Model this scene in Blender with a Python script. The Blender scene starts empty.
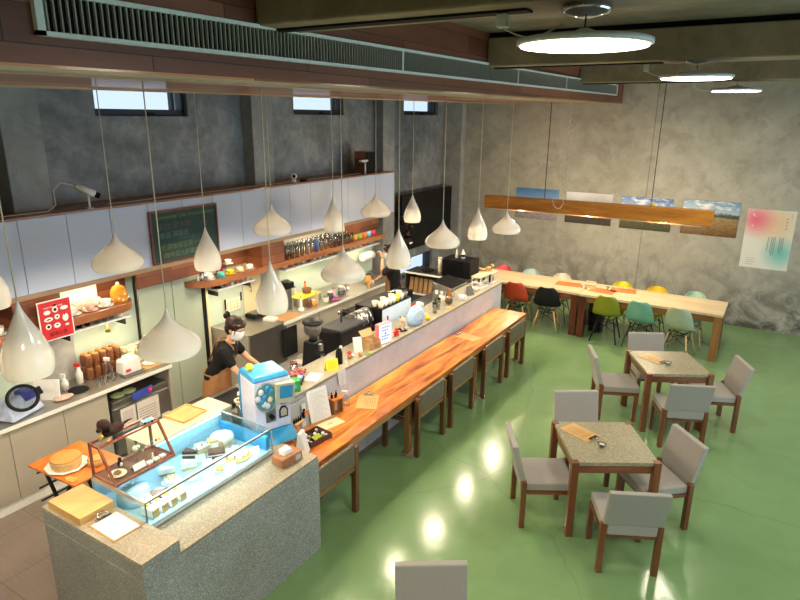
import bpy, bmesh, math, random
from mathutils import Vector, Matrix
random.seed(7)
scene = bpy.context.scene
COL = scene.collection
PI = math.pi

# ------------------------------------------------------------------ materials
def new_mat(name):
    m = bpy.data.materials.new(name); m.use_nodes = True
    nt = m.node_tree; nt.nodes.clear()
    out = nt.nodes.new('ShaderNodeOutputMaterial')
    b = nt.nodes.new('ShaderNodeBsdfPrincipled')
    nt.links.new(b.outputs[0], out.inputs[0])
    return m, nt, b, out

def ramp(nt, fac, stops):
    r = nt.nodes.new('ShaderNodeValToRGB')
    els = r.color_ramp.elements
    while len(els) > 1: els.remove(els[-1])
    els[0].position = stops[0][0]; els[0].color = (*stops[0][1], 1)
    for p, c in stops[1:]:
        e = els.new(p); e.color = (*c, 1)
    nt.links.new(fac, r.inputs[0])
    return r.outputs[0]

def coords(nt, scale=(1, 1, 1), kind='Object', rot=(0, 0, 0)):
    t = nt.nodes.new('ShaderNodeTexCoord'); mp = nt.nodes.new('ShaderNodeMapping')
    mp.inputs['Scale'].default_value = scale; mp.inputs['Rotation'].default_value = rot
    nt.links.new(t.outputs[kind], mp.inputs[0]); return mp.outputs[0]

def noise(nt, vec, scale, detail=4, rough=.55, dist=0):
    n = nt.nodes.new('ShaderNodeTexNoise')
    n.inputs['Scale'].default_value = scale; n.inputs['Detail'].default_value = detail
    n.inputs['Roughness'].default_value = rough; n.inputs['Distortion'].default_value = dist
    nt.links.new(vec, n.inputs['Vector']); return n.outputs['Fac']

def bump(nt, b, h, strength=.2, dist=.01):
    bp = nt.nodes.new('ShaderNodeBump'); bp.inputs['Strength'].default_value = strength
    bp.inputs['Distance'].default_value = dist
    nt.links.new(h, bp.inputs['Height']); nt.links.new(bp.outputs[0], b.inputs['Normal'])

def mixc(nt, fac, a, b, mode='MIX'):
    m = nt.nodes.new('ShaderNodeMix'); m.data_type = 'RGBA'; m.blend_type = mode
    if isinstance(fac, (int, float)): m.inputs[0].default_value = fac
    else: nt.links.new(fac, m.inputs[0])
    for i, v in ((6, a), (7, b)):
        if isinstance(v, tuple): m.inputs[i].default_value = (*v, 1)
        else: nt.links.new(v, m.inputs[i])
    return m.outputs[2]

def math_n(nt, op, a, b=None):
    m = nt.nodes.new('ShaderNodeMath'); m.operation = op
    for i, v in ((0, a), (1, b)):
        if v is None: continue
        if isinstance(v, (int, float)): m.inputs[i].default_value = v
        else: nt.links.new(v, m.inputs[i])
    return m.outputs[0]

_simple = {}
def S(name, c, rough=.5, metal=0, var=.06, scale=30, spec=None, coat=0, sub=0):
    """slightly mottled plain material"""
    if name in _simple: return _simple[name]
    m, nt, b, o = new_mat(name)
    v = coords(nt)
    f = noise(nt, v, scale, 3)
    lo = tuple(max(0, x * (1 - var)) for x in c); hi = tuple(min(1, x * (1 + var)) for x in c)
    nt.links.new(ramp(nt, f, [(.3, lo), (.7, hi)]), b.inputs['Base Color'])
    b.inputs['Roughness'].default_value = rough; b.inputs['Metallic'].default_value = metal
    if rough > .8 or max(c) < .03: b.inputs['Specular IOR Level'].default_value = .18
    if coat: b.inputs['Coat Weight'].default_value = coat; b.inputs['Coat Roughness'].default_value = .08
    _simple[name] = m
    return m

def wood(name, c1, c2, c3, scale=(1, 1, 1), ax='Y', rough=.4, coat=0, plank=None, sc=6, rp=(.33, .5, .68)):
    """grain runs along axis ax"""
    m, nt, b, o = new_mat(name)
    s = {'X': (.12, 1, 1), 'Y': (1, .12, 1), 'Z': (1, 1, .12)}[ax]
    v = coords(nt, tuple(s[i] * scale[i] for i in range(3)))
    f = noise(nt, v, sc, 6, .6, .8)
    f2 = noise(nt, v, sc * 7, 3, .6)
    ff = math_n(nt, 'ADD', math_n(nt, 'MULTIPLY', f, .75), math_n(nt, 'MULTIPLY', f2, .25))
    col = ramp(nt, ff, [(rp[0], c1), (rp[1], c2), (rp[2], c3)])
    if plank:
        # plank = (across axis index, width, length axis index, length)
        t = nt.nodes.new('ShaderNodeTexCoord'); sp = nt.nodes.new('ShaderNodeSeparateXYZ')
        nt.links.new(t.outputs['Object'], sp.inputs[0])
        ac = math_n(nt, 'DIVIDE', sp.outputs[plank[0]], plank[1])
        row = math_n(nt, 'FLOOR', ac)
        lv = math_n(nt, 'ADD', math_n(nt, 'DIVIDE', sp.outputs[plank[2]], plank[3]), math_n(nt, 'MULTIPLY', row, .37))
        cell = math_n(nt, 'ADD', math_n(nt, 'MULTIPLY', row, 7.13), math_n(nt, 'MULTIPLY', math_n(nt, 'FLOOR', lv), 3.71))
        wn = nt.nodes.new('ShaderNodeTexWhiteNoise'); wn.noise_dimensions = '1D'
        nt.links.new(cell, wn.inputs['W'])
        col = mixc(nt, .55, col, ramp(nt, wn.outputs['Value'], [(0, tuple(x * .45 for x in c1)), (.5, c2), (1, tuple(min(1, x * 1.5) for x in c3))]), 'MIX')
        g1 = math_n(nt, 'LESS_THAN', math_n(nt, 'FRACT', ac), .035)
        g2 = math_n(nt, 'LESS_THAN', math_n(nt, 'FRACT', lv), .004)
        g = math_n(nt, 'MAXIMUM', g1, g2)
        col = mixc(nt, math_n(nt, 'MULTIPLY', g, .8), col, (.01, .006, .004))
    nt.links.new(col, b.inputs['Base Color'])
    b.inputs['Roughness'].default_value = rough
    if coat: b.inputs['Coat Weight'].default_value = coat; b.inputs['Coat Roughness'].default_value = .12
    bump(nt, b, f2, .08)
    return m

def terrazzo(name, base, dark, light, sc=70, rough=.5):
    m, nt, b, o = new_mat(name)
    v = coords(nt)
    vo = nt.nodes.new('ShaderNodeTexVoronoi'); vo.inputs['Scale'].default_value = sc
    nt.links.new(v, vo.inputs['Vector'])
    sp = nt.nodes.new('ShaderNodeSeparateColor'); nt.links.new(vo.outputs['Color'], sp.inputs[0])
    c = ramp(nt, sp.outputs[0], [(0, dark), (.3, tuple((x + y) / 2 for x, y in zip(base, dark))), (.55, base), (.85, base), (1, light)])
    n = noise(nt, v, 3, 4)
    c = mixc(nt, .35, c, ramp(nt, n, [(.3, tuple(x * .7 for x in base)), (.7, tuple(min(1, x * 1.25) for x in base))]))
    nt.links.new(c, b.inputs['Base Color']); b.inputs['Roughness'].default_value = rough
    return m

def concrete(name, dark, mid, light, sc=.8, bumpy=.35, rough=.75, stain=False):
    m, nt, b, o = new_mat(name)
    v = coords(nt)
    n1 = noise(nt, v, sc, 8, .62, 1.4)
    n2 = noise(nt, v, sc * 5, 6, .6, .8)
    n3 = noise(nt, v, sc * 40, 3, .6)
    f = math_n(nt, 'ADD', math_n(nt, 'MULTIPLY', n1, .6), math_n(nt, 'MULTIPLY', n2, .4))
    c = ramp(nt, f, [(.34, dark), (.5, mid), (.64, light)])
    vn = noise(nt, v, sc * 1.6, 9, .68, 2.2)
    vein = math_n(nt, 'LESS_THAN', math_n(nt, 'ABSOLUTE', math_n(nt, 'SUBTRACT', vn, .5)), .006)
    c = mixc(nt, math_n(nt, 'MULTIPLY', vein, .35), c, dark)
    pt = ramp(nt, noise(nt, v, sc * 3.2, 10, .72, .4), [(.42, (.72, .72, .72)), (.5, (1, 1, 1)), (.6, (1.0, 1.0, 1.0)), (.66, (.82, .82, .80))])
    c = mixc(nt, .55, c, pt, 'MULTIPLY')
    if stain:
        t = nt.nodes.new('ShaderNodeTexCoord'); sp = nt.nodes.new('ShaderNodeSeparateXYZ')
        nt.links.new(t.outputs['Object'], sp.inputs[0])
        z = sp.outputs[2]
        low = math_n(nt, 'SUBTRACT', 1.15, z)
        lowc = nt.nodes.new('ShaderNodeClamp'); nt.links.new(low, lowc.inputs[0])
        patch = ramp(nt, noise(nt, v, 1.7, 9, .7, 1.2), [(.44, (0, 0, 0)), (.6, (1, 1, 1))])
        pf = math_n(nt, 'MULTIPLY', patch, math_n(nt, 'MULTIPLY', lowc.outputs[0], .95))
        c = mixc(nt, pf, c, (.06, .055, .045))
        # panel joints every 2.6 m
        jx = math_n(nt, 'FRACT', math_n(nt, 'DIVIDE', math_n(nt, 'ADD', sp.outputs[0], 9.95), 3.9))
        j = math_n(nt, 'LESS_THAN', jx, .0035)
        c = mixc(nt, math_n(nt, 'MULTIPLY', j, .55), c, (.05, .045, .04))
    nt.links.new(c, b.inputs['Base Color']); b.inputs['Roughness'].default_value = rough
    bump(nt, b, math_n(nt, 'ADD', n2, math_n(nt, 'MULTIPLY', n3, .3)), bumpy, .02)
    return m

def glass(name, tint=(.95, 1, 1), rough=.02, refl=1.0):
    m = bpy.data.materials.new(name); m.use_nodes = True; nt = m.node_tree; nt.nodes.clear()
    o = nt.nodes.new('ShaderNodeOutputMaterial'); mx = nt.nodes.new('ShaderNodeMixShader')
    tr = nt.nodes.new('ShaderNodeBsdfTransparent'); tr.inputs[0].default_value = (*tint, 1)
    gl = nt.nodes.new('ShaderNodeBsdfGlossy'); gl.inputs['Roughness'].default_value = rough
    fr = nt.nodes.new('ShaderNodeLayerWeight'); fr.inputs[0].default_value = .5
    fx = math_n(nt, 'ADD', .045, math_n(nt, 'MULTIPLY', math_n(nt, 'POWER', fr.outputs['Facing'], 4.0), .8))
    nt.links.new(math_n(nt, 'MULTIPLY', fx, refl), mx.inputs[0])
    nt.links.new(tr.outputs[0], mx.inputs[1]); nt.links.new(gl.outputs[0], mx.inputs[2]); nt.links.new(mx.outputs[0], o.inputs[0])
    return m

def emit(name, c, s):
    m = bpy.data.materials.new(name); m.use_nodes = True; nt = m.node_tree; nt.nodes.clear()
    o = nt.nodes.new('ShaderNodeOutputMaterial'); e = nt.nodes.new('ShaderNodeEmission')
    e.inputs[0].default_value = (*c, 1); e.inputs[1].default_value = s
    nt.links.new(e.outputs[0], o.inputs[0]); return m

def floor_green():
    m, nt, b, o = new_mat('green epoxy floor')
    v = coords(nt)
    n1 = noise(nt, v, .45, 6, .6, .8); n2 = noise(nt, v, 3.5, 5, .6, .6)
    f = math_n(nt, 'ADD', math_n(nt, 'MULTIPLY', n1, .7), math_n(nt, 'MULTIPLY', n2, .3))
    c = ramp(nt, f, [(.3, (.155, .275, .115)), (.5, (.19, .325, .14)), (.7, (.22, .36, .165))])
    # worn scuffs
    s = ramp(nt, noise(nt, v, 2.3, 10, .75, .3), [(.64, (0, 0, 0)), (.72, (1, 1, 1))])
    c = mixc(nt, math_n(nt, 'MULTIPLY', s, .3), c, (.22, .30, .16))
    # hairline cracks
    vo = nt.nodes.new('ShaderNodeTexVoronoi'); vo.feature = 'DISTANCE_TO_EDGE'; vo.inputs['Scale'].default_value = .28
    w = nt.nodes.new('ShaderNodeTexNoise'); w.inputs['Scale'].default_value = 2.0
    nt.links.new(v, w.inputs['Vector'])
    nt.links.new(mixc(nt, .25, v, w.outputs['Color'], 'ADD'), vo.inputs['Vector'])
    ck = math_n(nt, 'LESS_THAN', vo.outputs['Distance'], .0022)
    c = mixc(nt, math_n(nt, 'MULTIPLY', ck, .18), c, (.05, .10, .04))
    nt.links.new(c, b.inputs['Base Color'])
    nt.links.new(ramp(nt, n2, [(.3, (.15, .15, .15)), (.7, (.19, .19, .19))]), b.inputs['Roughness'])
    bump(nt, b, noise(nt, v, 9, 5, .6), .14, .012)
    return m

def floor_tile():
    m, nt, b, o = new_mat('brown grey kitchen tile')
    v = coords(nt, rot=(0, 0, 0))
    br = nt.nodes.new('ShaderNodeTexBrick'); nt.links.new(v, br.inputs['Vector'])
    br.inputs['Scale'].default_value = 1; br.offset = 0
    br.inputs['Brick Width'].default_value = .6; br.inputs['Row Height'].default_value = .6
    br.inputs['Mortar Size'].default_value = .004
    br.inputs['Color1'].default_value = (.20, .16, .135, 1); br.inputs['Color2'].default_value = (.225, .18, .15, 1)
    br.inputs['Mortar'].default_value = (.10, .085, .075, 1)
    n = noise(nt, coords(nt, (1, 8, 1)), 5, 5, .6)
    c = mixc(nt, .25, br.outputs['Color'], ramp(nt, n, [(.3, (.12, .10, .08)), (.7, (.30, .25, .21))]))
    nt.links.new(c, b.inputs['Base Color']); b.inputs['Roughness'].default_value = .35
    return m

M = {}
M['floor'] = floor_green(); M['tile'] = floor_tile()
M['wall'] = concrete('bare concrete wall', (.30, .285, .24), (.38, .365, .31), (.46, .445, .385), .7, .3, .7, True)
M['wall_l'] = concrete('grey trowelled concrete', (.13, .135, .14), (.24, .245, .25), (.38, .39, .40), .9, .5, .6)
M['pilaster'] = concrete('smooth concrete pilaster', (.26, .26, .25), (.32, .32, .31), (.38, .38, .36), .9, .15, .7)
M['beam'] = concrete('cast concrete beam', (.23, .175, .10), (.30, .23, .14), (.38, .30, .19), .8, .15, .75)
M['slab'] = concrete('cast concrete slab', (.16, .135, .09), (.22, .185, .13), (.28, .24, .17), .8, .15, .75)
M['redwood'] = wood('dark red brown boards', (.12, .034, .016), (.19, .058, .027), (.28, .095, .045), ax='Y', rough=.42, plank=(2, .155, 1, 1.9))
M['soffit_wood'] = wood('orange brown soffit boards', (.26, .085, .028), (.42, .15, .05), (.58, .25, .09), ax='Y', rough=.3, coat=.4, plank=(0, .2, 1, 2.4))
M['batten'] = wood('pale timber batten', (.40, .27, .13), (.52, .37, .2), (.62, .46, .27), ax='Y', rough=.4)
M['bar_wood'] = wood('varnished orange bar top', (.20, .035, .006), (.58, .17, .022), (.86, .36, .06), ax='Y', rough=.3, coat=.2, sc=5.5, rp=(.38, .49, .60))
M['bar_edge'] = wood('bar edge timber', (.30, .13, .04), (.42, .20, .07), (.52, .28, .11), ax='Y', rough=.4)
M['leg_wood'] = wood('reddish hardwood', (.11, .032, .011), (.19, .060, .020), (.28, .10, .036), ax='Z', rough=.35, coat=.3)
M['leg_wood_x'] = wood('reddish hardwood rail', (.11, .032, .011), (.19, .060, .020), (.28, .10, .036), ax='X', rough=.35, coat=.3)
M['stool_wood'] = wood('brown hardwood', (.085, .03, .011), (.15, .058, .022), (.23, .10, .04), ax='Z', rough=.35, coat=.3)
M['pale_wood'] = wood('pale ash table top', (.58, .44, .25), (.70, .56, .35), (.78, .65, .44), ax='X', rough=.3, coat=.3)
M['frame_wood'] = wood('honey oak', (.20, .085, .025), (.30, .135, .042), (.40, .20, .07), ax='Z', rough=.35, coat=.2)
M['frame_wood_x'] = wood('honey oak rail', (.16, .07, .022), (.24, .11, .036), (.33, .16, .06), ax='X', rough=.35, coat=.2)
M['dark_red_wood'] = wood('deep red timber', (.055, .011, .006), (.09, .019, .010), (.13, .032, .016), ax='Z', rough=.3, coat=.3)
M['beam_wood'] = wood('knotty orange timber', (.34, .11, .015), (.58, .22, .03), (.72, .32, .055), ax='X', rough=.4, sc=9)
M['shelf_wood'] = wood('red brown shelf timber', (.20, .065, .022), (.32, .115, .04), (.44, .18, .07), ax='Y', rough=.35, coat=.2)
M['panel_wood'] = wood('brown panel timber', (.13, .035, .014), (.21, .065, .024), (.30, .11, .042), ax='Y', rough=.4, plank=(2, .12, 1, .62))
M['edge_ply'] = wood('tan cabinet edge', (.26, .17, .09), (.33, .22, .125), (.40, .28, .16), ax='Y', rough=.5)
M['cork'] = wood('pale plywood', (.52, .29, .09), (.62, .37, .13), (.70, .45, .18), ax='Y', rough=.45)
M['tray_orange'] = wood('orange varnished board', (.50, .13, .015), (.64, .19, .03), (.74, .27, .05), ax='Y', rough=.25, coat=.4)
M['display_wood'] = wood('dark red display frame', (.13, .028, .012), (.19, .045, .018), (.27, .075, .03), ax='Y', rough=.3, coat=.3)
M['terrazzo'] = terrazzo('grey washed terrazzo', (.32, .325, .295), (.11, .115, .105), (.60, .60, .55), 150)
M['terrazzo_top'] = terrazzo('beige washed terrazzo', (.34, .29, .20), (.16, .13, .085), (.60, .54, .41), 150)
M['terrazzo_table'] = terrazzo('speckled stone top', (.34, .31, .20), (.15, .135, .085), (.58, .55, .42), 120, .4)
M['bar_wall'] = terrazzo('pale grey render', (.60, .60, .64), (.46, .46, .49), (.72, .72, .76), 110, .6)
M['bar_cap'] = terrazzo('beige counter cap', (.33, .30, .22), (.22, .20, .14), (.44, .41, .32), 110, .4)
M['fabric'] = S('warm grey upholstery', (.40, .375, .345), .85, var=.10, scale=160)
M['white_gloss'] = S('white lacquer shade', (.88, .87, .83), .12, var=.01, coat=.6)
m = M['white_gloss']; nt = m.node_tree; pb = [n for n in nt.nodes if n.type == 'BSDF_PRINCIPLED'][0]; ob = [n for n in nt.nodes if n.type == 'OUTPUT_MATERIAL'][0]
tl = nt.nodes.new('ShaderNodeBsdfTranslucent'); tl.inputs[0].default_value = (.92, .88, .80, 1); mxs = nt.nodes.new('ShaderNodeMixShader'); mxs.inputs[0].default_value = .09
nt.links.new(pb.outputs[0], mxs.inputs[1]); nt.links.new(tl.outputs[0], mxs.inputs[2]); nt.links.new(mxs.outputs[0], ob.inputs[0])
M['shade_in'] = S('white shade inside', (.9, .86, .76), .5, var=.01)
M['shade_in'] = m
M['cab_white'] = S('pale lilac white lacquer', (.54, .60, .76), .35, var=.02, scale=2)
M['green_glass'] = S('mint back painted glass', (.46, .56, .48), .12, var=.03, scale=2, coat=.3)
M['cream_panel'] = S('cream wall panel', (.66, .60, .38), .4, var=.03, scale=2)
M['door_panel'] = S('pale grey green door', (.40, .46, .37), .25, var=.03, scale=2)
M['cupboard'] = S('warm grey cupboard door', (.42, .39, .32), .45, var=.03, scale=2)
M['steel'] = S('brushed stainless steel', (.42, .41, .38), .33, .9, var=.06, scale=8)
M['steel_dark'] = S('dark steel', (.20, .20, .20), .35, .8, var=.06)
M['chrome'] = S('chrome', (.72, .72, .72), .1, 1, var=.02)
M['black'] = S('black plastic', (.006, .006, .007), .45, var=.1)
M['black_metal'] = S('black painted metal', (.015, .015, .016), .35, .3)
M['screen'] = S('black television screen', (.006, .006, .007), .15)
M['rubber'] = S('matt black', (.008, .008, .008), .8)
M['white'] = S('white plastic', (.74, .74, .72), .35)
M['paper'] = S('white paper', (.78, .77, .73), .8, var=.03)
M['cream'] = S('cream ceramic', (.74, .66, .50), .2, coat=.4)
M['china'] = S('white china', (.80, .78, .73), .15, coat=.5)
M['alu'] = S('pale aluminium frame', (.84, .86, .80), .4, 0)
M['win_frame'] = S('dark window frame', (.022, .026, .035), .45)
M['glass'] = glass('clear glass')
M['window_glass'] = glass('tinted window glass', (.66, .60, .58), .05, .5)
M['case_alu'] = S('satin aluminium', (.42, .45, .44), .35, .5)
M['case_glass'] = glass('display glass', (.90, .97, .97), .02, .8)
M['glassware'] = glass('glassware', (.90, .93, .93), .08, 2.6)
M['chalk'] = S('dark green chalkboard', (.012, .055, .045), .6, var=.25, scale=3)
M['chalk_line'] = S('chalk white', (.17, .24, .20), .9)
M['chalk_pink'] = S('chalk pink', (.16, .13, .12), .9)
M['chalk_yellow'] = S('chalk yellow', (.22, .26, .12), .9)
M['kraft'] = S('kraft brown', (.48, .28, .12), .75, var=.1)
M['skin'] = S('skin', (.60, .33, .20), .5, var=.05)
M['hair'] = S('dark brown hair', (.025, .015, .011), .45, var=.5, scale=120)
M['shirt'] = S('black cotton', (.010, .010, .011), .9, var=.2)
M['apron'] = S('brown canvas', (.28, .13, .045), .8, var=.12)
M['mask'] = S('white face mask', (.78, .80, .82), .8)
M['blue'] = S('sky blue plastic', (.022, .26, .52), .35, coat=.15)
M['lilac'] = S('pale lilac plastic', (.62, .62, .76), .35)
M['yellow'] = S('yellow', (.80, .62, .03), .35)
M['red'] = S('red', (.62, .02, .02), .4)
M['lamp_disc'] = emit('lit lamp diffuser', (1.0, .86, .58), 9.0)
M['bulb'] = emit('warm bulb', (1.0, .86, .62), 8.0)
M['case_led'] = emit('cool display light', (.62, .88, 1.0), 4)

# ------------------------------------------------------------------ mesh builder
class B:
    def __init__(s): s.bm = bmesh.new(); s.mats = []; s.mi = 0
    def _f(s, vs, smooth=False):
        try:
            f = s.bm.faces.new(vs); f.smooth = smooth; f.material_index = s.mi; return f
        except ValueError: return None
    def box(s, x0, x1, y0, y1, z0, z1):
        v = [s.bm.verts.new(p) for p in ((x0, y0, z0), (x1, y0, z0), (x1, y1, z0), (x0, y1, z0), (x0, y0, z1), (x1, y0, z1), (x1, y1, z1), (x0, y1, z1))]
        for q in ((3, 2, 1, 0), (4, 5, 6, 7), (0, 1, 5, 4), (1, 2, 6, 5), (2, 3, 7, 6), (3, 0, 4, 7)): s._f([v[i] for i in q])
        return s
    def hexa(s, pts):
        v = [s.bm.verts.new(p) for p in pts]
        for q in ((3, 2, 1, 0), (4, 5, 6, 7), (0, 1, 5, 4), (1, 2, 6, 5), (2, 3, 7, 6), (3, 0, 4, 7)): s._f([v[i] for i in q])
        return s
    def bar(s, a, b, w, h=None, up=(0, 0, 1)):
        h = h or w; a = Vector(a); b = Vector(b); d = (b - a).normalized(); up = Vector(up)
        if abs(d.dot(up)) > .95: up = Vector((1, 0, 0))
        r = d.cross(up).normalized(); u = r.cross(d)
        P = []
        for c in (a, b):
            for i, j in ((-1, -1), (1, -1), (1, 1), (-1, 1)): P.append(c + r * (w / 2 * i) + u * (h / 2 * j))
        return s.hexa([P[0], P[1], P[2], P[3], P[4], P[5], P[6], P[7]])
    def ring(s, c, d, r, n, ref=None):
        d = d.normalized(); ref = ref or (Vector((0, 0, 1)) if abs(d.z) < .9 else Vector((1, 0, 0)))
        x = d.cross(ref).normalized(); y = d.cross(x)
        return [s.bm.verts.new(c + (x * math.cos(2 * PI * i / n) + y * math.sin(2 * PI * i / n)) * r) for i in range(n)]
    def tube(s, pts, r, n=8, caps=True):
        pts = [Vector(p) for p in pts]; rs = r if isinstance(r, (list, tuple)) else [r] * len(pts)
        prev = None; first = None
        ref = None
        for i, p in enumerate(pts):
            d = (pts[min(i + 1, len(pts) - 1)] - pts[max(i - 1, 0)])
            if ref is None: ref = Vector((0, 0, 1)) if abs(d.normalized().z) < .9 else Vector((1, 0, 0))
            rg = s.ring(p, d, rs[i], n, ref if abs(d.normalized().dot(ref)) < .98 else None)
            if prev:
                for k in range(n): s._f([prev[k], prev[(k + 1) % n], rg[(k + 1) % n], rg[k]], True)
            else: first = rg
            prev = rg
        if caps: s._f(list(first)); s._f(list(reversed(prev)))
        return s
    def cyl(s, c, r, h, n=20, r2=None): return s.tube([c, (c[0], c[1], c[2] + h)], [r, r if r2 is None else r2], n)
    def lathe(s, prof, c=(0, 0, 0), n=24, capb=True, capt=True):
        rows = []
        for r, z in prof:
            rows.append([s.bm.verts.new((c[0] + r * math.cos(2 * PI * i / n), c[1] + r * math.sin(2 * PI * i / n), c[2] + z)) for i in range(n)])
        for a, b in zip(rows, rows[1:]):
            for k in range(n): s._f([a[k], a[(k + 1) % n], b[(k + 1) % n], b[k]], True)
        if capb: s._f(list(reversed(rows[0])))
        if capt: s._f(rows[-1])
        return s
    def sph(s, c, r, sc=(1, 1, 1), nu=16, nv=10, rot=None):
        c = Vector(c); R = rot or Matrix.Identity(3)
        top = s.bm.verts.new(c + R @ Vector((0, 0, r * sc[2]))); bot = s.bm.verts.new(c + R @ Vector((0, 0, -r * sc[2])))
        rows = []
        for j in range(1, nv):
            t = PI * j / nv
            rows.append([s.bm.verts.new(c + R @ Vector((r * sc[0] * math.sin(t) * math.cos(2 * PI * i / nu), r * sc[1] * math.sin(t) * math.sin(2 * PI * i / nu), r * sc[2] * math.cos(t)))) for i in range(nu)])
        for k in range(nu):
            s._f([top, rows[0][k], rows[0][(k + 1) % nu]], True); s._f([bot, rows[-1][(k + 1) % nu], rows[-1][k]], True)
        for a, b in zip(rows, rows[1:]):
            for k in range(nu): s._f([a[k], b[k], b[(k + 1) % nu], a[(k + 1) % nu]], True)
        return s
    def prism(s, poly, a, b, ax='X'):
        """poly in the two other axes, extruded along ax from a to b"""
        def P(u, v, w): return {'X': (w, u, v), 'Y': (u, w, v), 'Z': (u, v, w)}[ax]
        A = [s.bm.verts.new(P(u, v, a)) for u, v in poly]; Bv = [s.bm.verts.new(P(u, v, b)) for u, v in poly]
        s._f(list(reversed(A))); s._f(Bv); n = len(poly)
        for k in range(n): s._f([A[k], A[(k + 1) % n], Bv[(k + 1) % n], Bv[k]])
        return s
    def sheet(s, pts, th=.0015):
        """thin slab from 4 corners (3-D), thickness along its normal"""
        p = [Vector(q) for q in pts]; n = (p[1] - p[0]).cross(p[3] - p[0]).normalized() * th
        return s.hexa([q - n / 2 for q in p] + [q + n / 2 for q in p])
    def xf(s, mat): bmesh.ops.transform(s.bm, matrix=mat, verts=s.bm.verts); return s

def build(name, b, mat=None, parent=None, bevel=0, seg=2, loc=None, smooth=False, mats=None):
    bmesh.ops.recalc_face_normals(b.bm, faces=b.bm.faces)
    me = bpy.data.meshes.new(name); b.bm.to_mesh(me); b.bm.free()
    o = bpy.data.objects.new(name, me)
    for m in (mats or [mat]): me.materials.append(M[m] if isinstance(m, str) else m)
    COL.objects.link(o)
    if parent: o.parent = parent
    if loc: o.location = loc
    if smooth:
        for p in me.polygons: p.use_smooth = True
    if bevel:
        mo = o.modifiers.new('b', 'BEVEL'); mo.width = bevel; mo.segments = seg; mo.limit_method = 'ANGLE'; mo.angle_limit = math.radians(50)
    return o

def tag(o, label, cat, group=None):
    o['label'] = label; o['category'] = cat
    if group: o['group'] = group
    return o
def thing(name, label, cat, loc=(0, 0, 0), rz=0, group=None):
    o = bpy.data.objects.new(name, None); o.empty_display_size = .1; COL.objects.link(o)
    o.location = loc; o.rotation_euler = (0, 0, rz)
    return tag(o, label, cat, group)
def struct(name, b, mat, parent=None, bevel=0, mats=None):
    o = build(name, b, mat, parent, bevel, mats=mats)
    if not parent: o['kind'] = 'structure'
    return o
def kids(o): return [c for c in bpy.data.objects if c.parent == o]
def dup(src, loc, rz=None, label=None, group=None, scale=None):
    r = src.copy(); COL.objects.link(r); r.location = loc
    if rz is not None: r.rotation_euler = (0, 0, rz)
    if label: r['label'] = label
    if group: r['group'] = group
    if scale: r.scale = (scale, scale, scale) if isinstance(scale, (int, float)) else scale
    for ch in kids(src):
        c = ch.copy(); COL.objects.link(c); c.parent = r
        for g in kids(ch):
            d = g.copy(); COL.objects.link(d); d.parent = c
    return r
def one(name, b, mat, label, cat, loc=(0, 0, 0), rz=0, group=None, bevel=0, mats=None):
    """a thing that is a single mesh, built in local coordinates"""
    o = build(name, b, mat, None, bevel, mats=mats); o.location = loc; o.rotation_euler = (0, 0, rz)
    return tag(o, label, cat, group)
def recolor(o, mat, names=None):
    """give a copied thing its own mesh data in another material"""
    for c in ([o] if o.type == 'MESH' else []) + kids(o):
        if c.type == 'MESH' and (names is None or c.name.split('.')[0] in names):
            c.data = c.data.copy(); c.data.materials[0] = M[mat] if isinstance(mat, str) else mat

def text(s, size, mat, parent, mtx, name='lettering', extr=.0006, align='LEFT', label=None, shear=0):
    cu = bpy.data.curves.new(name, 'FONT'); cu.body = s; cu.size = size; cu.extrude = extr; cu.align_x = align; cu.shear = shear
    cu.resolution_u = 2
    t = bpy.data.objects.new(name, cu); COL.objects.link(t)
    dg = bpy.context.evaluated_depsgraph_get(); dg.update()
    me = bpy.data.meshes.new_from_object(t.evaluated_get(dg)); bpy.data.objects.remove(t)
    me.materials.clear(); me.materials.append(M[mat] if isinstance(mat, str) else mat)
    o = bpy.data.objects.new(name, me); COL.objects.link(o); me.transform(mtx)
    if parent: o.parent = parent
    return o
# text facing +X, reading along +Y
FX = Matrix(((0, 0, 1, 0), (1, 0, 0, 0), (0, 1, 0, 0), (0, 0, 0, 1)))

# ------------------------------------------------------------------ camera
f_px, pitch, roll, yaw = 614.0, math.radians(16.6), math.radians(.59), math.radians(31.5)
fw = Vector((-math.sin(yaw) * math.cos(pitch), math.cos(yaw) * math.cos(pitch), -math.sin(pitch)))
r0 = Vector((math.cos(yaw), math.sin(yaw), 0)); u0 = r0.cross(fw)
rr = r0 * math.cos(roll) + u0 * math.sin(roll); uu = -r0 * math.sin(roll) + u0 * math.cos(roll)
cam = bpy.data.cameras.new('camera'); cam.sensor_width = 36; cam.lens = f_px / 800 * 36
co = bpy.data.objects.new('camera', cam); COL.objects.link(co)
co.matrix_world = Matrix((((rr.x, uu.x, -fw.x, 0)), ((rr.y, uu.y, -fw.y, 0)), ((rr.z, uu.z, -fw.z, 3.6)), ((0, 0, 0, 1))))
scene.camera = co
cam.clip_start = .05

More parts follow.
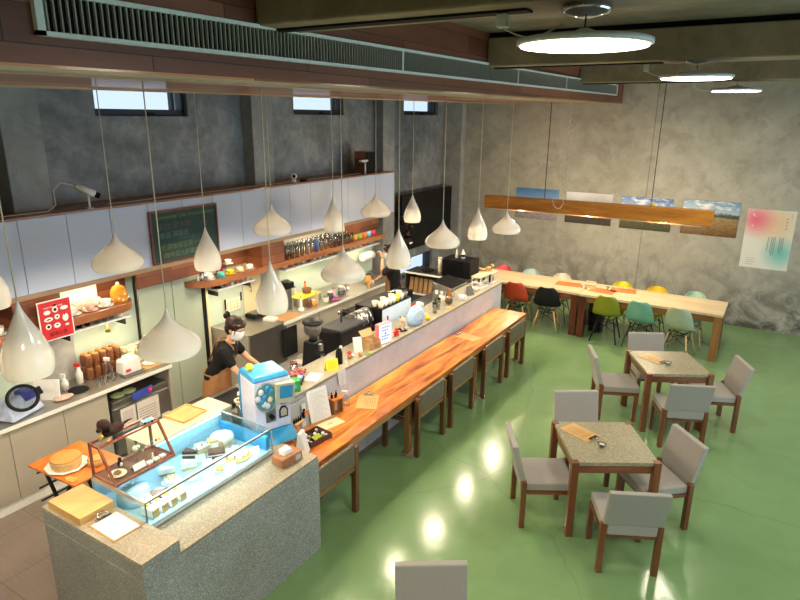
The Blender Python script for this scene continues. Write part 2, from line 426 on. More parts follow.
# ------------------------------------------------------------------ room
YW = 12.28; XW = -6.38
struct('floor', B().box(-3.5, 5.5, -2.5, YW, -.1, 0).box(-6.38, -3.5, 8.95, YW, -.1, 0), 'floor')
struct('floor_kitchen', B().box(-6.38, -3.5, -2.5, 8.95, -.1, .002), 'tile')
struct('wall_back', B().box(-6.6, 5.5, YW, YW + .25, -.1, 4.42), 'wall')
def wall_with_holes(x0, x1, ya, yb, za, zb, holes):
    b = B(); y = ya
    for (h0, h1, q0, q1) in holes:
        b.box(x0, x1, y, h0, za, zb)
        b.box(x0, x1, h0, h1, za, q0)
        if q1 < zb: b.box(x0, x1, h0, h1, q1, zb)
        y = h1
    b.box(x0, x1, y, yb, za, zb); return b
struct('wall_left', wall_with_holes(XW - .25, XW, -2.5, 9.95, -.1, 4.42, [(4.13, 5.36, 3.58, 4.0), (7.32, 8.56, 3.62, 4.0)]).box(XW - .25, XW, 9.95, 10.1, -.1, 4.42)
       .box(XW - .25, XW, 10.1, 10.48, -.1, .37).box(XW - .25, XW, 10.1, 10.48, .80, 4.42)
       .box(XW - .25, XW, 10.48, 11.76, .80, 3.64).box(XW - .25, XW, 10.48, 11.76, -.1, .37).box(XW - .25, XW, 10.48, 11.76, 4.0, 4.42)
       .box(XW - .25, XW, 11.76, 11.84, -.1, 3.64).box(XW - .25, XW, 11.76, 11.84, 4.0, 4.42).box(XW - .25, XW, 11.84, YW, -.1, 4.42), 'wall_l')
n = 0
for y0, y1 in ((-.2, .2), (3.05, 3.43), (6.25, 6.64), (9.46, 9.85)):
    n += 1
    struct('trim_%d' % n, B().box(XW, -6.18, y0, y1, 0, 4.42), 'pilaster', bevel=.01)
struct('trim_5', B().box(XW, -5.93, 12.1, YW, 0, 4.42), 'pilaster', bevel=.01)
struct('ceiling', B().box(-6.6, 5.5, -2.5, YW + .25, 4.42, 4.6), 'slab')
struct('wall_right_unseen', wall_with_holes(5.5, 5.7, -2.5, YW, -.1, 4.42, [(2.2, 5.2, .1, 3.0), (5.5, 8.5, .1, 3.0), (8.8, 11.8, .1, 3.0)]), 'wall')  # unseen wall, added so its openings channel daylight onto the floor
struct('wall_front_unseen', B().box(-6.6, 5.7, -2.7, -2.5, -.1, 4.42), 'wall')  # unseen wall, added to shut out daylight from behind the camera
n = 5
for y0, y1 in ((-.45, -.05), (2.86, 3.24), (6.14, 6.52), (9.42, 9.80), (12.02, YW)):
    n += 1
    z0 = 4.10 if y0 < 12 else 4.22
    struct('trim_%d' % n, B().box(-2.755, 5.5, y0, y1, z0, 4.37), 'beam', bevel=.012)
    n += 1
    struct('trim_%d' % n, B().box(-2.755, 5.5, y0 + .05, y1 - (.05 if y0 < 12 else 0), 4.37, 4.42), 'rubber')  # matt black filler stands in for the dark gap over each beam
# windows
for i, (h0, h1, q0, q1) in enumerate(((4.13, 5.36, 3.58, 4.0), (7.32, 8.56, 3.62, 4.0), (10.48, 11.84, 3.64, 4.0), (10.1, 11.76, .37, .80))):
    w = bpy.data.objects.new('window_%d' % (i + 1), None); COL.objects.link(w); w['kind'] = 'structure'; w.location = (XW, h0, q0)
    a, h = h1 - h0, q1 - q0; t = .045
    build('window_frame', B().box(-.16, -.06, 0, a, 0, t + .03).box(-.16, -.06, 0, a, h - t, h).box(-.16, -.06, 0, t, t, h - t).box(-.16, -.06, a - t, a, t, h - t)
          .box(-.14, -.08, a - .17, a - .13, t, h - t), 'win_frame', w)
    build('pane', B().box(-.115, -.105, t, a - t, t, h - t), M['window_glass'], w)
    build('window_handle', B().box(-.06, -.03, a * .55, a * .55 + .1, t * .3, t * .8), 'black', w)

# ------------------------------------------------------------------ timber bulkhead with grille
XB = -2.76
def zb(y): return 3.785 + .0085 * (y - 1.4)
bk = B()
def slope_box(b, x0, x1, y0, y1, d0, d1):
    b.hexa([(x0, y0, zb(y0) + d0), (x1, y0, zb(y0) + d0), (x1, y1, zb(y1) + d0), (x0, y1, zb(y1) + d0),
            (x0, y0, zb(y0) + d1), (x1, y0, zb(y0) + d1), (x1, y1, zb(y1) + d1), (x0, y1, zb(y1) + d1)]); return b
root = bpy.data.objects.new('trim_20', None); COL.objects.link(root); root['kind'] = 'structure'
b = B(); y0, y1 = .2, YW
b.hexa([(-5.1, y0, zb(y0) + .012), (XB, y0, zb(y0) + .012), (XB, y1, zb(y1) + .012), (-5.1, y1, zb(y1) + .012), (-5.1, y0, 4.42), (XB, y0, 4.42), (XB, y1, 4.42), (-5.1, y1, 4.42)])
build('cladding', b, 'redwood', root)
build('underside', slope_box(B(), -5.1, XB, y0, y1, 0, .012), 'soffit_wood', root)
b = B()
for x0, x1 in ((-2.80, -2.765), (-3.08, -2.99), (-4.9, -4.86)): slope_box(b, x0, x1, y0, y1, -.015, 0)
build('batten', b, 'batten', root)
# grille
GR = thing('air_grille', 'long pale air conditioning grille set in the wooden bulkhead', 'air grille', (XB, 1.56, 3.9))
def zg(y, k): return .0165 * 0 + (zb(y + 1.56) + .125 + k) - 3.9
L = 10.15
b = B()
def gseg(b, y0, y1, k0, k1, x0, x1):
    b.hexa([(x0, y0, zg(y0, k0)), (x1, y0, zg(y0, k0)), (x1, y1, zg(y1, k0)), (x0, y1, zg(y1, k0)), (x0, y0, zg(y0, k1)), (x1, y0, zg(y0, k1)), (x1, y1, zg(y1, k1)), (x0, y1, zg(y1, k1))]); return b
gseg(b, 0, L, 0, .02, 0, .03); gseg(b, 0, L, .165, .185, 0, .03); gseg(b, 0, .035, 0, .185, 0, .03); gseg(b, L - .035, L, 0, .185, 0, .03)
for y in (2.9, 5.4, 7.2): gseg(b, y, y + .02, 0, .185, 0, .028)
build('frame', b, 'alu', GR)
build('backing', gseg(B(), .035, L - .035, .02, .165, .002, .005), 'rubber', GR)
b = B(); y = .05
while y < L - .05:
    gseg(b, y, y + .006, .02, .165, .006, .022); y += .032
build('slats', b, S('grille slats', (.42, .40, .34), .5), GR)
# ------------------------------------------------------------------ light helpers
def point(parent, loc, e, col, r=.03, name='lamp_light'):
    l = bpy.data.lights.new(name, 'POINT'); l.energy = e; l.color = col; l.shadow_soft_size = r
    o = bpy.data.objects.new(name, l); COL.objects.link(o); o.location = loc
    if parent: o.parent = parent
    return o
def area(parent, loc, e, col, sx, sy=None, rot=(0, 0, 0), shape='DISK', name='lamp_light'):
    l = bpy.data.lights.new(name, 'AREA'); l.energy = e; l.color = col; l.shape = shape; l.size = sx
    if sy: l.size_y = sy
    o = bpy.data.objects.new(name, l); COL.objects.link(o); o.location = loc; o.rotation_euler = rot
    if parent: o.parent = parent
    return o
WARM = (1.0, .84, .62)

# ------------------------------------------------------------------ pendants
def shade(kind):
    if kind == 'drop':
        h, R = .44, .137
        p = [(0, .90), (.05, .965), (.13, 1), (.22, .99), (.32, .93), (.43, .81), (.54, .65), (.65, .47), (.75, .31), (.84, .18), (.92, .09), (1, .035)]
    else:
        h, R = .335, .218
        p = [(0, .88), (.05, .955), (.12, 1), (.2, .99), (.28, .93), (.36, .82), (.45, .66), (.54, .49), (.63, .34), (.72, .21), (.82, .11), (.91, .055), (1, .025)]
    outer = [(R * r, h * z) for z, r in p]; inner = [(max(.002, R * r - .007), h * z + .001) for z, r in p[:-1]] + [(.002, h * .95)]
    b = B(); b.lathe(outer, n=36, capb=False); b.mi = 1; b.lathe(inner, n=36, capb=False)
    # rim
    b.mi = 0
    return b, h
def pendant(kind, x, y, zbot, label, src=None):
    nm = 'pendant_lamp'; zbot += (.12 if kind == 'drop' else .19) * (3.6 - zbot) / math.hypot(x, y)
    if src is None:
        t = thing(nm, label, 'pendant lamp', (x, y, zbot), 0, 'white pendant lamps over the bar')
        b, h = shade(kind); build('lamp_shade', b, None, t, mats=['white_gloss', 'shade_in'])
        build('bulb', B().sph((0, 0, .125), .034), 'bulb', t)
        point(t, (0, 0, .055), PW, WARM, .045)
    else:
        t = src.copy(); COL.objects.link(t); t.location = (x, y, zbot); t['label'] = label
        for ch in kids(src):
            if ch.name.startswith('cord'): continue
            c = ch.copy(); COL.objects.link(c); c.parent = t
    h = .44 if kind == 'drop' else .335
    build('cord', B().tube([(0, 0, h - .01), (0, 0, zb(y) - zbot)], .0042, 6), 'cordmat', t)
    return t
M['cordmat'] = S('cream flex', (.66, .60, .46), .6)
PW = 22
XA, XBR = -3.5, -4.9
FA = 'in the row over the counter'; FB = 'in the row above the kitchen aisle'
A = [('drop', 1.66, 2.12, 'large white drop pendant hanging nearest the camera at the left edge, above the red poster'),
     ('wide', 2.61, 1.91, 'white onion shaped pendant hanging low beside the dishwasher, nearest wide one of the front row'),
     ('drop', 3.65, 1.98, 'white teardrop pendant hanging straight above the blue capsule machine'),
     ('wide', 4.65, 2.03, 'white onion shaped pendant hanging in front of the glass shelf, above the coffee grinder'),
     ('drop', 5.67, 1.97, 'white teardrop pendant hanging before the second barista'),
     ('wide', 6.71, 2.02, 'white onion shaped pendant hanging in front of the television'),
     ('drop', 7.75, 1.96, 'white teardrop pendant just right of the television, second from the far end'),
     ('wide', 8.81, 1.88, 'white onion shaped pendant at the far end of the bar, under the hanging timber')]
Bq = [('drop', 2.14, 2.17, 'white teardrop pendant cut off by the left edge behind the nearest drop'),
      ('wide', 3.21, 2.24, 'white onion shaped pendant left of the chalkboard in front of white cupboards'),
      ('drop', 4.21, 2.05, 'white teardrop pendant overlapping the lower right of the chalkboard'),
      ('wide', 5.18, 2.27, 'white onion shaped pendant right of the chalkboard over the espresso cups'),
      ('drop', 6.32, 2.15, 'white teardrop pendant above the row of drinking glasses'),
      ('wide', 7.31, 2.21, 'white onion shaped pendant near the far end of the white wall cupboards'),
      ('drop', 8.34, 1.99, 'small white teardrop pendant at the left edge of the television')]
A.append(('wide', .6, 2.05, 'white onion shaped pendant added out of view to light the room')); Bq.append(('wide', 1.1, 2.2, 'white onion shaped pendant added out of view to light the room'))  # two unseen pendants added to warm the terrazzo counter end
src = {}
for X, L in ((XA, A), (XBR, Bq)):
    for kind, y, z, lab in L:
        o = pendant(kind, X, y, z, lab, src.get(kind)); src.setdefault(kind, o)

# ------------------------------------------------------------------ ceiling disc lamps and tracks
def disc_lamp(x, y, z, label, src=None):
    if src: return dup(src, (x, y, z), label=label)
    t = thing('disc_lamp', label, 'ceiling lamp', (x, y, z), 0, 'round disc lamps under the concrete beams')
    R = .308
    build('lamp_body', B().lathe([(R - .012, 0), (R, .005), (R, .024), (R - .02, .031), (.16, .04), (.06, .06), (.02, .075)], n=48, capb=True), 'white', t)
    build('diffuser', B().lathe([(R - .02, -.006), (R - .02, -.001)], n=48), 'lamp_disc', t)
    build('cord', B().tube([(0, 0, .07), (0, 0, 4.10 - z)], .004, 6), 'black', t)
    build('canopy', B().lathe([(.035, 4.045 - z), (.10, 4.06 - z), (.115, 4.08 - z), (.11, 4.10 - z)], n=32), 'chrome', t)
    area(t, (0, 0, -.012), DW, (1.0, .92, .78), .58)
    return t
DW = 19
d0 = disc_lamp(-.89, 3.06, 3.925, 'large round lit disc lamp, nearest of the three under the beams')
disc_lamp(-.81, 6.33, 3.955, 'round lit disc lamp, middle one of the three under the beams', d0)
disc_lamp(-.72, 9.61, 3.97, 'round lit disc lamp, farthest of the three near the end wall', d0)
for x, y in ((-.95, -.25), (2.6, -.25), (2.6, 3.06), (2.6, 6.33), (2.6, 9.61)):
    disc_lamp(x, y, 3.95, 'round disc lamp added out of view to light the room', d0)  # these five unseen lamps are added to light the room
for i, (x1, y) in enumerate(((-1.16, 3.05), (-1.1, 6.33), (-1.1, 9.61))):
    lab = ['nearest', 'middle', 'farthest'][i]
    t = thing('track_rail', 'black lighting track under the %s concrete beam' % lab, 'light track', (XB, y, 4.1), 0, 'black lighting tracks')
    build('rail', B().box(.01, x1 - XB, -.045, .045, -.012, 0), 'rubber', t)
    build('connector', B().box(x1 - XB - .16, x1 - XB - .11, -.025, .025, -.075, -.012), 'white', t, bevel=.004)
    pts = [(x1 - XB - .135 + .3 * k / 8 * 1.0, 0, -.075 - .05 * math.sin(PI * k / 8) * (1 if k < 8 else 0)) for k in range(9)]
    build('cable', B().tube(pts, .004, 6), 'white', t)

# ------------------------------------------------------------------ dining tables and chairs
def dining_table(loc, rz, label):
    t = thing('dining_table', label, 'table', loc, rz, 'square stone topped dining tables')
    h = .375; w = .045
    # stone top with notched corners
    p = h - .004; q = h - w
    poly = [(-q, -p), (q, -p), (q, -q), (p, -q), (p, q), (q, q), (q, p), (-q, p), (-q, q), (-p, q), (-p, -q), (-q, -q)]
    build('tabletop', B().prism(poly, .715, .75, 'Z'), 'terrazzo_table', t, bevel=.002)
    for sx in (-1, 1):
        for sy in (-1, 1):
            cx, cy = sx * (h - w / 2 + .004), sy * (h - w / 2 + .004)
            build('leg', B().box(cx - .032, cx + .032, cy - .032, cy + .032, 0, .753), 'leg_wood', t, bevel=.004)
    b = B()
    for s in (-1, 1):
        b.box(-q, q, s * (h - .03) - .011, s * (h - .03) + .011, .635, .715); b.box(s * (h - .03) - .011, s * (h - .03) + .011, -q, q, .635, .715)
    build('apron', b, 'leg_wood_x', t, bevel=.002)
    return t
R31 = math.radians(31.5)
T1 = (-1.035, 5.31, 0); T2 = (-.85, 7.70, 0)
dining_table(T1, R31, 'square stone topped wooden table nearest the camera, on the green floor')
dining_table(T2, math.radians(30), 'square stone topped wooden table in the middle distance, before the long tables')

def dining_chair():
    t = thing('dining_chair', '', 'chair', (0, 0, 0), 0, 'grey upholstered dining chairs')
    W = .225
    for s in (-1, 1):
        build('leg', B().box(-.235, -.185, s * W - .025, s * W + .025, 0, .475), 'leg_wood', t, bevel=.006)
        build('leg', B().box(.19, .235, s * (W - .01) - .0225, s * (W - .01) + .0225, 0, .345), 'leg_wood', t, bevel=.005)
    b = B()
    for s in (-1, 1): b.box(-.185, .235, s * (W - .01) - .018, s * (W - .01) + .018, .345, .375)
    b.box(.20, .235, -W + .03, W - .03, .345, .375); b.box(-.225, -.195, -W + .025, W - .025, .345, .375)
    build('seat_frame', b, 'leg_wood_x', t, bevel=.003)
    build('seat', B().box(-.19, .255, -W + .002, W - .002, .375, .455), 'fabric', t, bevel=.014, seg=3)
    a, c, d = (-.225, .385), (-.315, .825), .05
    b = B().hexa([(-.235, -W + .027, .378), (-.192, -W + .027, .378), (-.192, W - .027, .378), (-.235, W - .027, .378),
                  (-.245, -W + .027, .48), (-.197, -W + .027, .48), (-.197, W - .027, .48), (-.245, W - .027, .48)])
    b.hexa([(-.247, -W - .008, .478), (-.197, -W - .008, .478), (-.197, W + .008, .478), (-.247, W + .008, .478),
            (-.335, -W - .012, .825), (-.283, -W - .012, .825), (-.283, W + .012, .825), (-.335, W + .012, .825)])
    build('backrest', b, 'fabric', t, bevel=.010, seg=3)
    return t
ch = dining_chair()
def rot_of(fx, fy): return math.atan2(fy, fx)
def place(mid, ang, label, first=[True]):
    """mid = midpoint of the two back legs on the floor"""
    a = math.radians(ang); x = mid[0] + .21 * math.cos(a); y = mid[1] + .21 * math.sin(a)
    if first[0]:
        first[0] = False; ch.location = (x, y, 0); ch.rotation_euler = (0, 0, a); ch['label'] = label; return
    dup(ch, (x, y, 0), a, label)
place((-1.67, 4.895), 31, 'grey upholstered chair at the left side of the nearest stone table')
place((-1.47, 6.02), -56, 'grey upholstered chair at the far side of the nearest stone table, only its back showing')
place((-.43, 5.64), 223, 'grey upholstered chair turned out at the right side of the nearest stone table')
place((-.60, 4.595), 117, 'grey upholstered chair seen from behind, at the camera side of the nearest stone table')
place((-1.60, 7.42), 25, 'grey upholstered chair at the left side of the farther stone table')
place((-1.21, 8.38), -61, 'grey upholstered chair at the far side of the farther stone table')
place((-.14, 7.97), 205, 'grey upholstered chair at the right side of the farther stone table')
place((-.53, 7.02), 115, 'grey upholstered chair seen from behind, at the camera side of the farther stone table')
place((-1.50, 2.88), -56, 'grey upholstered chair back cut off by the bottom edge of the photo')

# clipboards (menu boards)
def clipboard(w, l, label, loc, rz, mat='kraft', sheetmat=None, group='menu clipboards'):
    t = thing('clipboard', label, 'clipboard', loc, rz, group)
    build('board', B().box(-l / 2, l / 2, -w / 2, w / 2, 0, .005), mat, t, bevel=.001)
    if sheetmat: build('sheet', B().box(-l / 2 + .012, l / 2 - .02, -w / 2 + .012, w / 2 - .012, .005, .0065), sheetmat, t)
    else:
        b = B()
        for k in range(5): b.box(-l / 2 + .04, l / 2 - .07, -w / 2 + .03 + k * .025, -w / 2 + .034 + k * .025, .005, .0054)
        build('print', b, S('menu print', (.26, .13, .05), .8), t)
    b = B().box(l / 2 - .035, l / 2 + .002, -.055, .055, .0066, .018)
    b.tube([(l / 2 - .01, -.035, .018), (l / 2 + .022, -.025, .034), (l / 2 + .022, .025, .034), (l / 2 - .01, .035, .018)], .005, 6)
    build('clip', b, 'chrome', t)
    return t
clipboard(.20, .33, 'orange menu clipboard on the nearest stone table', (-1.26, 5.35, .75), math.radians(-22), 'cork')
clipboard(.20, .31, 'orange menu clipboard on the farther stone table', (-1.03, 7.71, .75), math.radians(-28), 'cork')
clipboard(.215, .33, 'orange menu clipboard lying near the middle of the bar top', (-3.325, 4.80, .75), math.radians(118), 'cork')
clipboard(.20, .31, 'orange menu clipboard lying at the far part of the bar top', (-3.30, 7.16, .75), math.radians(172), 'cork')
def tumbler(r, h, mat='glassware'):
    return B().lathe([(r * .8, 0), (r, h), (r - .003, h), (r * .8 - .003, .006), (.001, .006)], n=18, capt=False)
def small_glass(loc, label):
    t = thing('sugar_dish', label, 'dish', loc, 0, 'small glass dishes on the stone tables')
    build('bowl', B().lathe([(.028, 0), (.04, .04), (.037, .04), (.026, .006), (.001, .006)], n=20, capt=False), 'glassware', t)
    b = B().box(-.02, .005, -.012, .012, .008, .032).box(.003, .022, -.01, .015, .01, .03)
    build('packets', b, 'paper', t)
small_glass((-1.02, 5.19, .75), 'small clear dish of white packets on the nearest stone table')
small_glass((-.84, 7.60, .75), 'small clear dish of white packets on the farther stone table')

# ------------------------------------------------------------------ long tables
def long_table(x0, x1, y0, y1, label, legs):
    cx = (x0 + x1) / 2; L = (x1 - x0) / 2; W = (y1 - y0) / 2
    t = thing('communal_table', label, 'table', (cx, (y0 + y1) / 2, 0), 0, 'long pale topped communal tables')
    build('tabletop', B().box(-L, L, -W, W, .725, .765), 'pale_wood', t, bevel=.003)
    for sx, m in zip((-1, 1), legs):
        for sy in (-1, 1):
            x = sx * (L - .065); y = sy * (W - .07)
            build('leg', B().box(x - .055, x + .055, y - .075, y + .075, 0, .724), m, t, bevel=.004)
    b = B()
    for s in (-1, 1): b.box(-L + .12, L - .12, s * (W - .06) - .015, s * (W - .06) + .015, .62, .724); b.box(s * (L - .06) - .015, s * (L - .06) + .015, -W + .145, W - .145, .62, .724)
    build('apron', b, 'frame_wood_x' if legs[1] == 'frame_wood' else 'leg_wood_x', t)
long_table(-4.72, -2.655, 10.13, 10.98, 'long pale table at the left, behind the bar end, with deep red legs', ('dark_red_wood', 'dark_red_wood'))
long_table(-2.645, -.45, 10.11, 10.96, 'long pale table at the right with a honey oak corner leg', ('dark_red_wood', 'frame_wood'))
# things on the long tables
for x, y, rz, g in ((-2.98, 10.62, 5, 'left'), (-2.35, 10.5, -4, 'middle'), (-2.05, 10.72, 8, 'right')):
    one('place_mat', B().box(-.21, .21, -.15, .15, 0, .002), 'tray_orange', 'orange menu sheet on the long tables, %s of the three' % g, 'menu', (x, y, .765), math.radians(rz), 'orange sheets on the long tables')
t = thing('condiment_box', 'small pale wooden box on the long tables beside orange sheets', 'box', (-2.58, 10.6, .765))
build('body', B().box(-.09, .09, -.06, .06, 0, .075), 'pale_wood', t, bevel=.003)
build('handle', B().box(-.085, .085, -.006, .006, .075, .12), 'pale_wood', t)
for x, y in ((-2.72, 10.52), (-2.30, 10.66)):
    one('glass_dish', tumbler(.03, .045), 'glassware', 'small glass dish on the long tables next to the wooden box', 'dish', (x, y, .767), 0, 'glass dishes on the long tables')
one('small_jar', B().lathe([(.02, 0), (.022, .04), (.012, .05)], n=14), 'kraft', 'small brown jar on the long table in front of the wooden box', 'jar', (-2.62, 10.44, .765))

# ------------------------------------------------------------------ shell chairs
def shell_mesh():
    prof = [(.235, .405, .19), (.21, .432, .205), (.10, .435, .225), (-.04, .425, .235), (-.13, .445, .235), (-.185, .52, .23), (-.215, .62, .215), (-.25, .74, .185), (-.27, .805, .14), (-.272, .825, .10)]
    bm = bmesh.new(); rows = []
    n = 8
    for i, (x, z, w) in enumerate(prof):
        row = []
        for k in range(n + 1):
            u = -1 + 2 * k / n; e = abs(u) ** 2.4
            seat = max(0, min(1, (4.5 - i) / 2.5)); back = 1 - seat
            row.append(bm.verts.new((x + e * .075 * back, u * w, z + e * .05 * seat)))
        rows.append(row)
    for a, b in zip(rows, rows[1:]):
        for k in range(n):
            f = bm.faces.new((a[k], a[k + 1], b[k + 1], b[k])); f.smooth = True
    me = bpy.data.meshes.new('shell'); bm.to_mesh(me); bm.free(); return me
SHELL = shell_mesh()
LEGDOWEL = S('pale dowel', (.62, .42, .20), .5)
def shell_chair(x, y, rz, col, label, style):
    t = thing('shell_chair', label, 'chair', (x, y, 0), rz, 'moulded shell chairs around the long tables')
    me = SHELL.copy(); me.materials.append(col)
    o = bpy.data.objects.new('seat_shell', me); COL.objects.link(o); o.parent = t
    md = o.modifiers.new('s', 'SOLIDIFY'); md.thickness = .008; md.offset = 0
    md = o.modifiers.new('ss', 'SUBSURF'); md.levels = 1; md.render_levels = 1
    lm = LEGDOWEL if style == 'dowel' else M['black_metal']
    for sx in (-1, 1):
        for sy in (-1, 1):
            r = .013 if style != 'wire' else .007
            build('leg', B().tube([(sx * .125, sy * .13, .375), (sx * .205, sy * .215, 0)], [r * 1.1, r * .8], 10), lm, t)
    b = B()
    P = [(.125, .13), (-.125, .13), (-.125, -.13), (.125, -.13)]
    for k in range(4):
        a, c = P[k], P[(k + 1) % 4]
        b.tube([(a[0], a[1], .36), (c[0] * 1.28, c[1] * 1.28, .20)], .0045, 6); b.tube([(c[0], c[1], .36), (a[0] * 1.28, a[1] * 1.28, .20)], .0045, 6)
        b.tube([(a[0], a[1], .40), (c[0], c[1], .40)], .006, 6); b.tube([(a[0], a[1], .33), (a[0], a[1], .43)], .007, 6)
        b.tube([(a[0], a[1], .36), (0, 0, .30)], .0045, 6)
    build('wire_base', b, 'black_metal', t)
yf, yb2 = 10.23, 10.87
D = math.radians
shell_chair(-3.76, yf, D(92), S('brick red plastic', (.42, .045, .018), .35), 'brick red shell chair in front of the left long table, beside the bar end', 'dowel')
shell_chair(-3.20, yf - .02, D(99), S('black shell plastic', (.012, .012, .013), .4), 'black shell chair with pale wooden legs at the left long table', 'dowel')
shell_chair(-2.17, yf, D(93), S('olive green plastic', (.24, .26, .015), .35), 'olive green shell chair with black legs at the right long table', 'black')
shell_chair(-1.62, yf - .02, D(84), S('sea green plastic', (.16, .40, .30), .35), 'sea green shell chair with black wire legs at the right long table', 'wire')
shell_chair(-1.02, yf - .05, D(80), S('pale sage plastic', (.42, .50, .36), .35), 'pale sage shell chair with wooden legs near the oak table leg', 'dowel')
shell_chair(-4.40, yb2, D(-90), S('bright pink plastic', (.80, .10, .16), .35), 'bright pink shell chair behind the left long table, by the wall', 'dowel')
shell_chair(-3.83, yb2, D(-90), S('pale blue plastic', (.42, .60, .66), .35), 'pale blue shell chair behind the left long table', 'dowel')
shell_chair(-3.22, yb2, D(-88), S('cream plastic', (.72, .66, .54), .35), 'cream shell chair behind the left long table, right of the pale blue one', 'wire')
shell_chair(-2.14, yb2, D(-92), S('lemon yellow plastic', (.80, .68, .03), .35), 'lemon yellow shell chair behind the right long table, left of the golden one', 'dowel')
shell_chair(-1.56, yb2, D(-90), S('golden yellow plastic', (.80, .55, .02), .35), 'golden yellow shell chair behind the middle of the right long table', 'wire')
shell_chair(-.95, yb2, D(-90), S('mint plastic', (.45, .68, .52), .35), 'mint shell chair behind the right end of the long tables', 'dowel')
t = thing('storage_box', 'black box on the floor under the long tables', 'box', (-2.43, 10.64, 0))
build('box', B().box(-.1, .1, -.12, .12, 0, .30), 'black', t, bevel=.01)
build('lid', B().box(-.105, .105, -.125, .125, .30, .32), 'rubber', t, bevel=.005)

# ------------------------------------------------------------------ hanging timber above long tables
t = thing('hanging_timber', 'long knotty orange timber hanging on thin cables above the long tables', 'beam', (-2.72, 10.5, 2.02), 0)
b = B().hexa([(-1.88, -.08, 0), (1.9, -.08, .03), (1.9, .08, .03), (-1.88, .08, 0), (-1.88, -.08, .225), (1.9, -.08, .255), (1.9, .08, .255), (-1.88, .08, .225)])
build('timber', b, 'beam_wood', t, bevel=.006)
for x in (-.78, .98):
    build('cable', B().tube([(x, 0, .23), (x, 0, 4.42 - 2.02)], .006, 6), 'black', t)
build('lamp_strip', B().box(-1.7, 1.75, -.02, .02, -.008, .001), S('lamp strip off', (.7, .7, .66), .4), t)
for x in (-1.2, 0, 1.2): point(t, (x, 0, -.10), 30, (1, .82, .55), .05, 'table_fill_light')  # point lights without bulbs, added to brighten the tables; the strip is unlit
pts = []
for k in range(150):
    a = k * .9; z = 2.35 + k * (4.4 - 2.35) / 149; pts.append((-3.12 + .018 * math.cos(a), 10.38 + .018 * math.sin(a), z))
hook = [(-3.30, 10.38, 2.30), (-3.30, 10.38, 2.20), (-3.26, 10.38, 2.14), (-3.20, 10.38, 2.12), (-3.14, 10.38, 2.17), (-3.12, 10.38, 2.28)]
b = B(); b.tube(pts, .005, 5); hp = []
for i in range(len(hook) - 1):
    for k in range(8):
        q = Vector(hook[i]).lerp(Vector(hook[i + 1]), k / 8); a = (i * 8 + k) * .9
        hp.append((q.x + .014 * math.cos(a), q.y + .014 * math.sin(a), q.z))
b.tube(hp, .006, 5)
one('coiled_cable', b, 'white', 'white coiled power cable hanging in a loop in front of the timber', 'cable')
one('string_ball', B().sph((0, 0, .03), .035), 'yellow', 'small yellow ball sitting on top of the hanging timber', 'ball', (-1.72, 10.5, 2.268))

# ------------------------------------------------------------------ pictures on the end wall
def photo_mat(name, stops, z0, z1, sky=None, extra=None):
    m, nt, b, o = new_mat(name)
    t = nt.nodes.new('ShaderNodeTexCoord'); sp = nt.nodes.new('ShaderNodeSeparateXYZ'); nt.links.new(t.outputs['Object'], sp.inputs[0])
    v = coords(nt, (1, 1, 2.2)); nz = noise(nt, v, 5, 6, .6)
    h = math_n(nt, 'ADD', math_n(nt, 'DIVIDE', sp.outputs[2], z1), math_n(nt, 'MULTIPLY', math_n(nt, 'SUBTRACT', nz, .5), .22))
    c = ramp(nt, h, stops)
    n2 = noise(nt, coords(nt, (1, 1, 3)), 14, 8, .75)
    tex = ramp(nt, n2, [(.35, (.4, .4, .4)), (.65, (1, 1, 1))])
    lowm = ramp(nt, h, [(sky[0] - .02, (1, 1, 1)), (sky[0] + .02, (0, 0, 0))])
    c = mixc(nt, lowm, c, mixc(nt, 1.0, c, tex, 'MULTIPLY'))
    if sky[1]:
        cl = ramp(nt, noise(nt, coords(nt, (1, 1, 3)), 3.5, 6, .6), [(.5, (0, 0, 0)), (.62, (1, 1, 1))])
        up = ramp(nt, h, [(sky[0], (0, 0, 0)), (sky[0] + .1, (1, 1, 1))])
        c = mixc(nt, mixc(nt, 1.0, cl, up, 'MULTIPLY'), c, (.75, .78, .82))
    nt.links.new(c, b.inputs['Base Color']); b.inputs['Roughness'].default_value = .35
    return m
pics = [(-4.70, -3.80, 1.60, 2.22, photo_mat('photo blue sky', [(0, (.35, .30, .33)), (.28, (.40, .38, .42)), (.36, (.30, .42, .60)), (1, (.05, .18, .42))], 0, .62, (.3, False)), 'unframed photo of deep blue sky over a pale road, leftmost on the end wall'),
        (-3.64, -2.73, 1.60, 2.21, photo_mat('photo dark lake', [(0, (.04, .03, .025)), (.35, (.06, .045, .035)), (.45, (.10, .10, .09)), (.62, (.16, .17, .17)), (.8, (.42, .42, .46)), (1, (.62, .62, .68))], 0, .61, (.62, False)), 'unframed photo of dark hills under a pale sky, second on the end wall'),
        (-2.57, -1.65, 1.59, 2.20, photo_mat('photo clouds', [(0, (.05, .06, .02)), (.4, (.13, .13, .05)), (.5, (.2, .25, .3)), (.56, (.25, .40, .62)), (1, (.04, .14, .45))], 0, .61, (.5, True)), 'unframed photo of white clouds in blue sky above scrub, third on the end wall'),
        (-1.48, -.56, 1.60, 2.22, photo_mat('photo wheat', [(0, (.17, .08, .03)), (.3, (.34, .20, .07)), (.52, (.42, .30, .14)), (.57, (.03, .05, .03)), (.62, (.05, .08, .06)), (.66, (.35, .48, .60)), (1, (.12, .25, .42))], 0, .62, (.58, True)), 'unframed photo of a golden field under blue sky, beside the white poster')]
for x0, x1, z0, z1, m, lab in pics:
    o = one('landscape_photo', B().box(0, x1 - x0, -.012, 0, 0, z1 - z0), m, lab, 'picture', (x0, YW - .001, z0), 0, 'landscape photos on the end wall')
